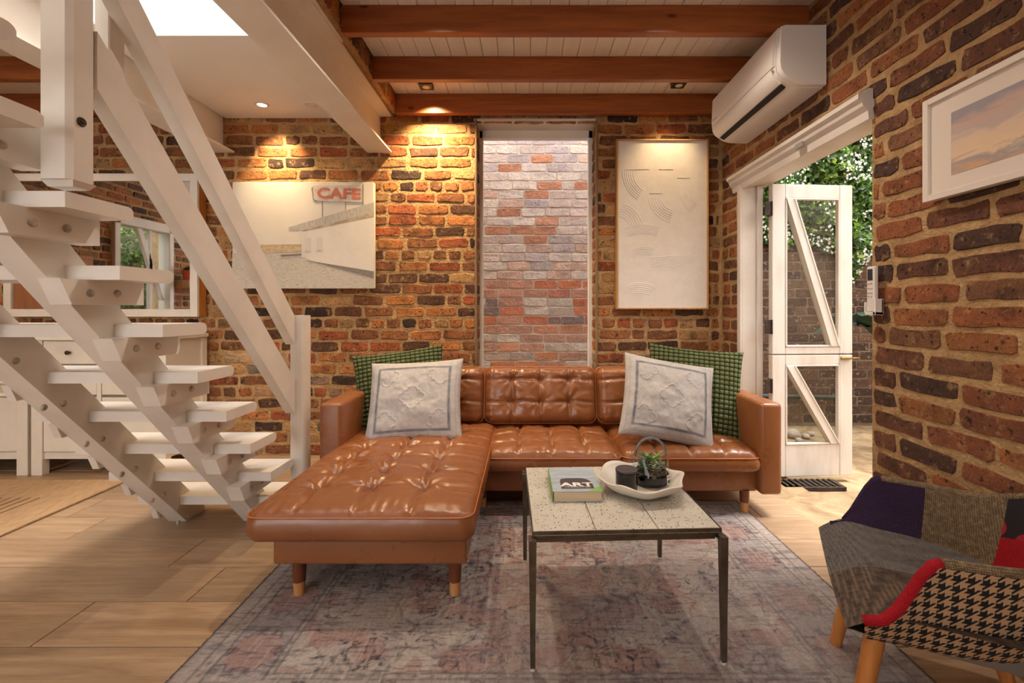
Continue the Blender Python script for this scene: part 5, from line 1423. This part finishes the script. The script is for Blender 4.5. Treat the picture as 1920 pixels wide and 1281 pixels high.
# ================================================================== GREENERY
M['leaf'] = None
def leaf_mat(name, c1, c2):
    m, t, p = nt(name)
    at = nd(t, 'ShaderNodeAttribute', attribute_name='tint').outputs['Color']
    t.links.new(at, p.inputs['Base Color']); p.inputs['Roughness'].default_value = .42
    tl = nd(t, 'ShaderNodeBsdfTranslucent'); t.links.new(at, tl.inputs[0]); mx = nd(t, 'ShaderNodeMixShader', i_0=.30)
    t.links.new(p.outputs[0], mx.inputs[1]); t.links.new(tl.outputs[0], mx.inputs[2]); t.links.new(mx.outputs[0], t.nodes['Material Output'].inputs[0]); return m
M['leaf'] = simple('houseplant_leaf', rgb(70, 110, 50), rgb(50, 84, 36), 40, .45)
M['creeper'] = leaf_mat('creeper_leaf', None, None)
M['petal'] = simple('white_petal', rgb(244, 242, 234), None, rough=.6)
def creeper(name, label, n_leaf, n_fl, dens, normal, origin, bounds, seed, lowedge):
    """foliage on a wall: dens(u, z) -> thickness; u along the wall, normal out of the wall"""
    a = thing(name, label, 'creeper', origin)
    r = np.random.default_rng(seed)
    N = Vector(normal); U = Vector((0, 0, 1)).cross(N); U.normalize()
    vs = []; fs = []; cs = []; fv = []; ff = []
    (u0, u1, z0, z1) = bounds; k = 0; fl = 0
    greens = [np.array(rgb(*c)[:3]) for c in ((84, 118, 52), (104, 140, 62), (62, 92, 46), (150, 182, 80), (92, 124, 72), (50, 76, 40))]
    tries = 0
    while k < n_leaf and tries < n_leaf*6:
        tries += 1
        u, z = r.uniform(u0, u1), r.uniform(z0, z1); th = dens(u, z)
        if th <= 0: continue
        out = th*(1-abs(r.normal())*.35)
        p = Vector(origin)*0+U*u+Vector((0, 0, z))+N*max(.05, out)
        d = Vector(r.normal(size=3))+Vector((0, 0, -.5))+N*.4; d.normalize(); n_ = N*.9+Vector(r.normal(size=3))*.6; s = d.cross(n_); s.normalize(); n_ = s.cross(d)
        L = r.uniform(.040, .085); w = L*.27
        b = len(vs); vs += [p-d*L*.5, p+s*w+n_*.004, p+d*L*.5, p-s*w+n_*.004]; fs += [(b, b+1, b+2), (b, b+2, b+3)]
        c = greens[r.integers(len(greens))]*r.uniform(.8, 1.25); cs += [c]*4; k += 1
        if fl < n_fl and r.random() < n_fl/n_leaf*2.6*(math.sin(u*9+z*5)*math.sin(z*11-u*4) > .0):
            fl += 1; q = p+N*.03; t1 = (U+Vector(r.normal(size=3))*.4); t1.normalize(); t2 = N.cross(t1); t2.normalize(); rr_ = r.uniform(.010, .016); ph = r.uniform(0, 6)
            for m in range(5):
                w0 = ph+m*1.2566; e1 = t1*math.cos(w0)+t2*math.sin(w0); e2 = t1*math.cos(w0+.42)+t2*math.sin(w0+.42); e3 = t1*math.cos(w0-.42)+t2*math.sin(w0-.42)
                b2 = len(fv); fv += [q, q+e3*rr_*.62+N*.002, q+e1*rr_+N*.004, q+e2*rr_*.62+N*.002]; ff += [(b2, b2+1, b2+2, b2+3)]
    me = bpy.data.meshes.new('foliage'); me.from_pydata([tuple(v) for v in vs], [], fs); tintattr(me, cs)
    o = link('foliage', me, M['creeper'], a, local=True); o['kind'] = 'stuff'; o.location = -Vector(origin)
    me = bpy.data.meshes.new('blossom'); me.from_pydata([tuple(v) for v in fv], [], ff)
    o = link('blossom', me, M['petal'], a, local=True); o['kind'] = 'stuff'; o.location = -Vector(origin)
    # woody stems on the wall
    mb = MB()
    for q in range(9):
        x = u0+(u1-u0)*(q+.5)/9; pts = []
        for j in range(8):
            z = lowedge+(z1-lowedge)*j/7; pts.append(U*(x+.12*math.sin(j*1.3+q))+Vector((0, 0, z))+N*.02)
        mb.tube(pts, .008, 5)
    o = mb.build('stems', M['iron'], a, local=True); o.location = -Vector(origin)
def dens_yard(u, z):
    # u is measured along the wall; -u = world x for a wall facing -Y
    x = u
    edge = 1.78+.16*math.sin(x*4.1)+.10*math.sin(x*9.7+1)+(.25 if x > 3.0 else 0)*-1.6
    top = 2.52+.62*max(0, min(1, (x-2.15)/1.2))+.10*math.sin(x*7)
    if z < edge or z > top: return 0
    t = min(1, (z-edge)/.3)*min(1, (top-z)/.12+.2)
    return .05+.20*t*(.7+.5*math.sin(x*6+z*3)*math.sin(z*7+x*2))
# U = z x N ; for N = -Y that is +X, so u is world x, but the wall plane offset has to be added
_creeper = creeper
def creeper_on(name, label, n_leaf, n_fl, dens, normal, plane, bounds, seed, low):
    before = set(bpy.data.objects)
    _creeper(name, label, n_leaf, n_fl, dens, normal, plane, bounds, seed, low)
    for o in set(bpy.data.objects)-before:
        if o.type == 'MESH':
            off = Vector((0, plane[1], 0)) if abs(normal[1]) > .5 else Vector((plane[0], 0, 0))
            o.data.transform(Matrix.Translation(off))
creeper_on('jasmine_creeper', 'white flowering jasmine hanging over the yard wall behind the door', 13000, 2100, dens_yard, (0, -1, 0), (2.6, YW, 1.8), (1.75, 4.1, 1.2, 3.4), 5, 1.7)
def dens_gard(u, z): return .10+.25*abs(math.sin(u*3+z*4)) if z < 2.6 else 0
creeper_on('garden_hedge', 'leafy green hedge beyond the window in the mirror', 24000, 0, dens_gard, (1, 0, 0), (XL-1.5, 1.2, 1.2), (-4.2, 2.2, 0.0, 2.6), 6, .0)
o = MB().box(XL-1.78, XL-1.53, -4.4, 4.0, -.1, 2.6).build('wall_garden', M['yard_mortar']); structure(o, 'garden wall behind the leafy hedge', 'wall')
shelf_bits()

# ---- yard details
def yard():
    g = thing('drain_grate', 'dark iron drain grate at the foot of the open door', 'grate', (1.79, 2.86, 0))
    MB().box(1.60, 1.98, 2.80, 2.93, -.028, -.002, .002).build('frame', M['iron'], g)
    for k in range(10): MB().box(1.615+k*.036, 1.632+k*.036, 2.81, 2.92, -.004, .006, .001).build('bar', M['iron'], g)
    r = random.Random(12)
    for k, (x, y, s, lb) in enumerate(((2.33, 3.96, .060, 'largest pale stone seen through the lower door pane'), (2.25, 4.02, .040, 'pale stone left of the largest one behind the lower door pane'), (2.43, 3.94, .036, 'pale stone right of the largest one behind the lower door pane'), (2.53, 4.03, .030, 'small pale stone furthest along the yard wall'), (2.31, 3.84, .028, 'small pale stone in front of the largest one'))):
        bm = bmesh.new(); bmesh.ops.create_icosphere(bm, subdivisions=2, radius=s)
        for v in bm.verts: v.co *= 1+.25*(r.random()-.5); v.co.z *= .7
        me = bpy.data.meshes.new('stone'); bm.to_mesh(me); bm.free(); me.polygons.foreach_set('use_smooth', [True]*len(me.polygons))
        o = link('garden_stone', me, M['pebble']); o.location = (x, y, -.03+s*.62); tag(o, lb, 'stone', 'pale stones by the yard wall')
    p = MB(); p.tube([(3.02, YW-.05, -.03), (3.02, YW-.05, 1.05), (3.02, YW-.06, 1.12)], .022, 12)
    o = p.build('downpipe', M['pipe'], smooth=True); tag(o, 'dark green pipe running down the yard wall', 'pipe')
    o = MB().tube([(1.6, YW-.035, .28), (3.02, YW-.035, .255)], .02, 10).build('wall_pipe', M['pipe'], smooth=True); tag(o, 'horizontal painted pipe low on the yard wall', 'pipe')
    # broad-leaved plant half hidden by the pier
    a = thing('banana_plant', 'dark broad leaved plant at the edge of the door opening', 'plant', (2.86, 3.65, -.03))
    def blade(az, rise, L, w, z0):
        n = 12; P = np.zeros((n, 5, 3))
        for i in range(n):
            s = i/(n-1); x = L*s; z = z0+rise*s-.55*L*s*s
            ww_ = w*math.sin(math.pi*min(1, s*.93+.05))**.7
            for j in range(5):
                q = (j-2)/2; P[i, j] = (x*math.cos(az)-q*ww_*math.sin(az), x*math.sin(az)+q*ww_*math.cos(az), z-.10*w*abs(q)+.01*math.sin(s*40)*abs(q))
        MB().grid(P).build('leaf', M['banana'], a, local=True, smooth='all', fix=False)
    for az, rise, L, w, z0 in ((2.9, .25, .5, .09, .95), (3.6, .5, .6, .10, .9), (2.3, .3, .45, .09, 1.0), (1.2, .4, .5, .09, .95), (4.4, .2, .5, .09, .9), (5.5, .5, .5, .1, 1.0)): blade(az, rise, L, w, z0)
    MB().tube([(0, 0, 0), (.01, 0, .5), (0, 0, 1.0)], [.04, .032, .02], 10).build('stem', M['banana'], a, local=True)
M['pebble'] = simple('pale_stone', rgb(190, 180, 166), rgb(150, 140, 126), 20, .85, b=.3)
M['pipe'] = simple('painted_pipe', rgb(58, 70, 66), rgb(44, 50, 48), 12, .45)
M['banana'] = simple('broad_leaf', rgb(46, 74, 62), rgb(32, 56, 48), 14, .4)
yard()
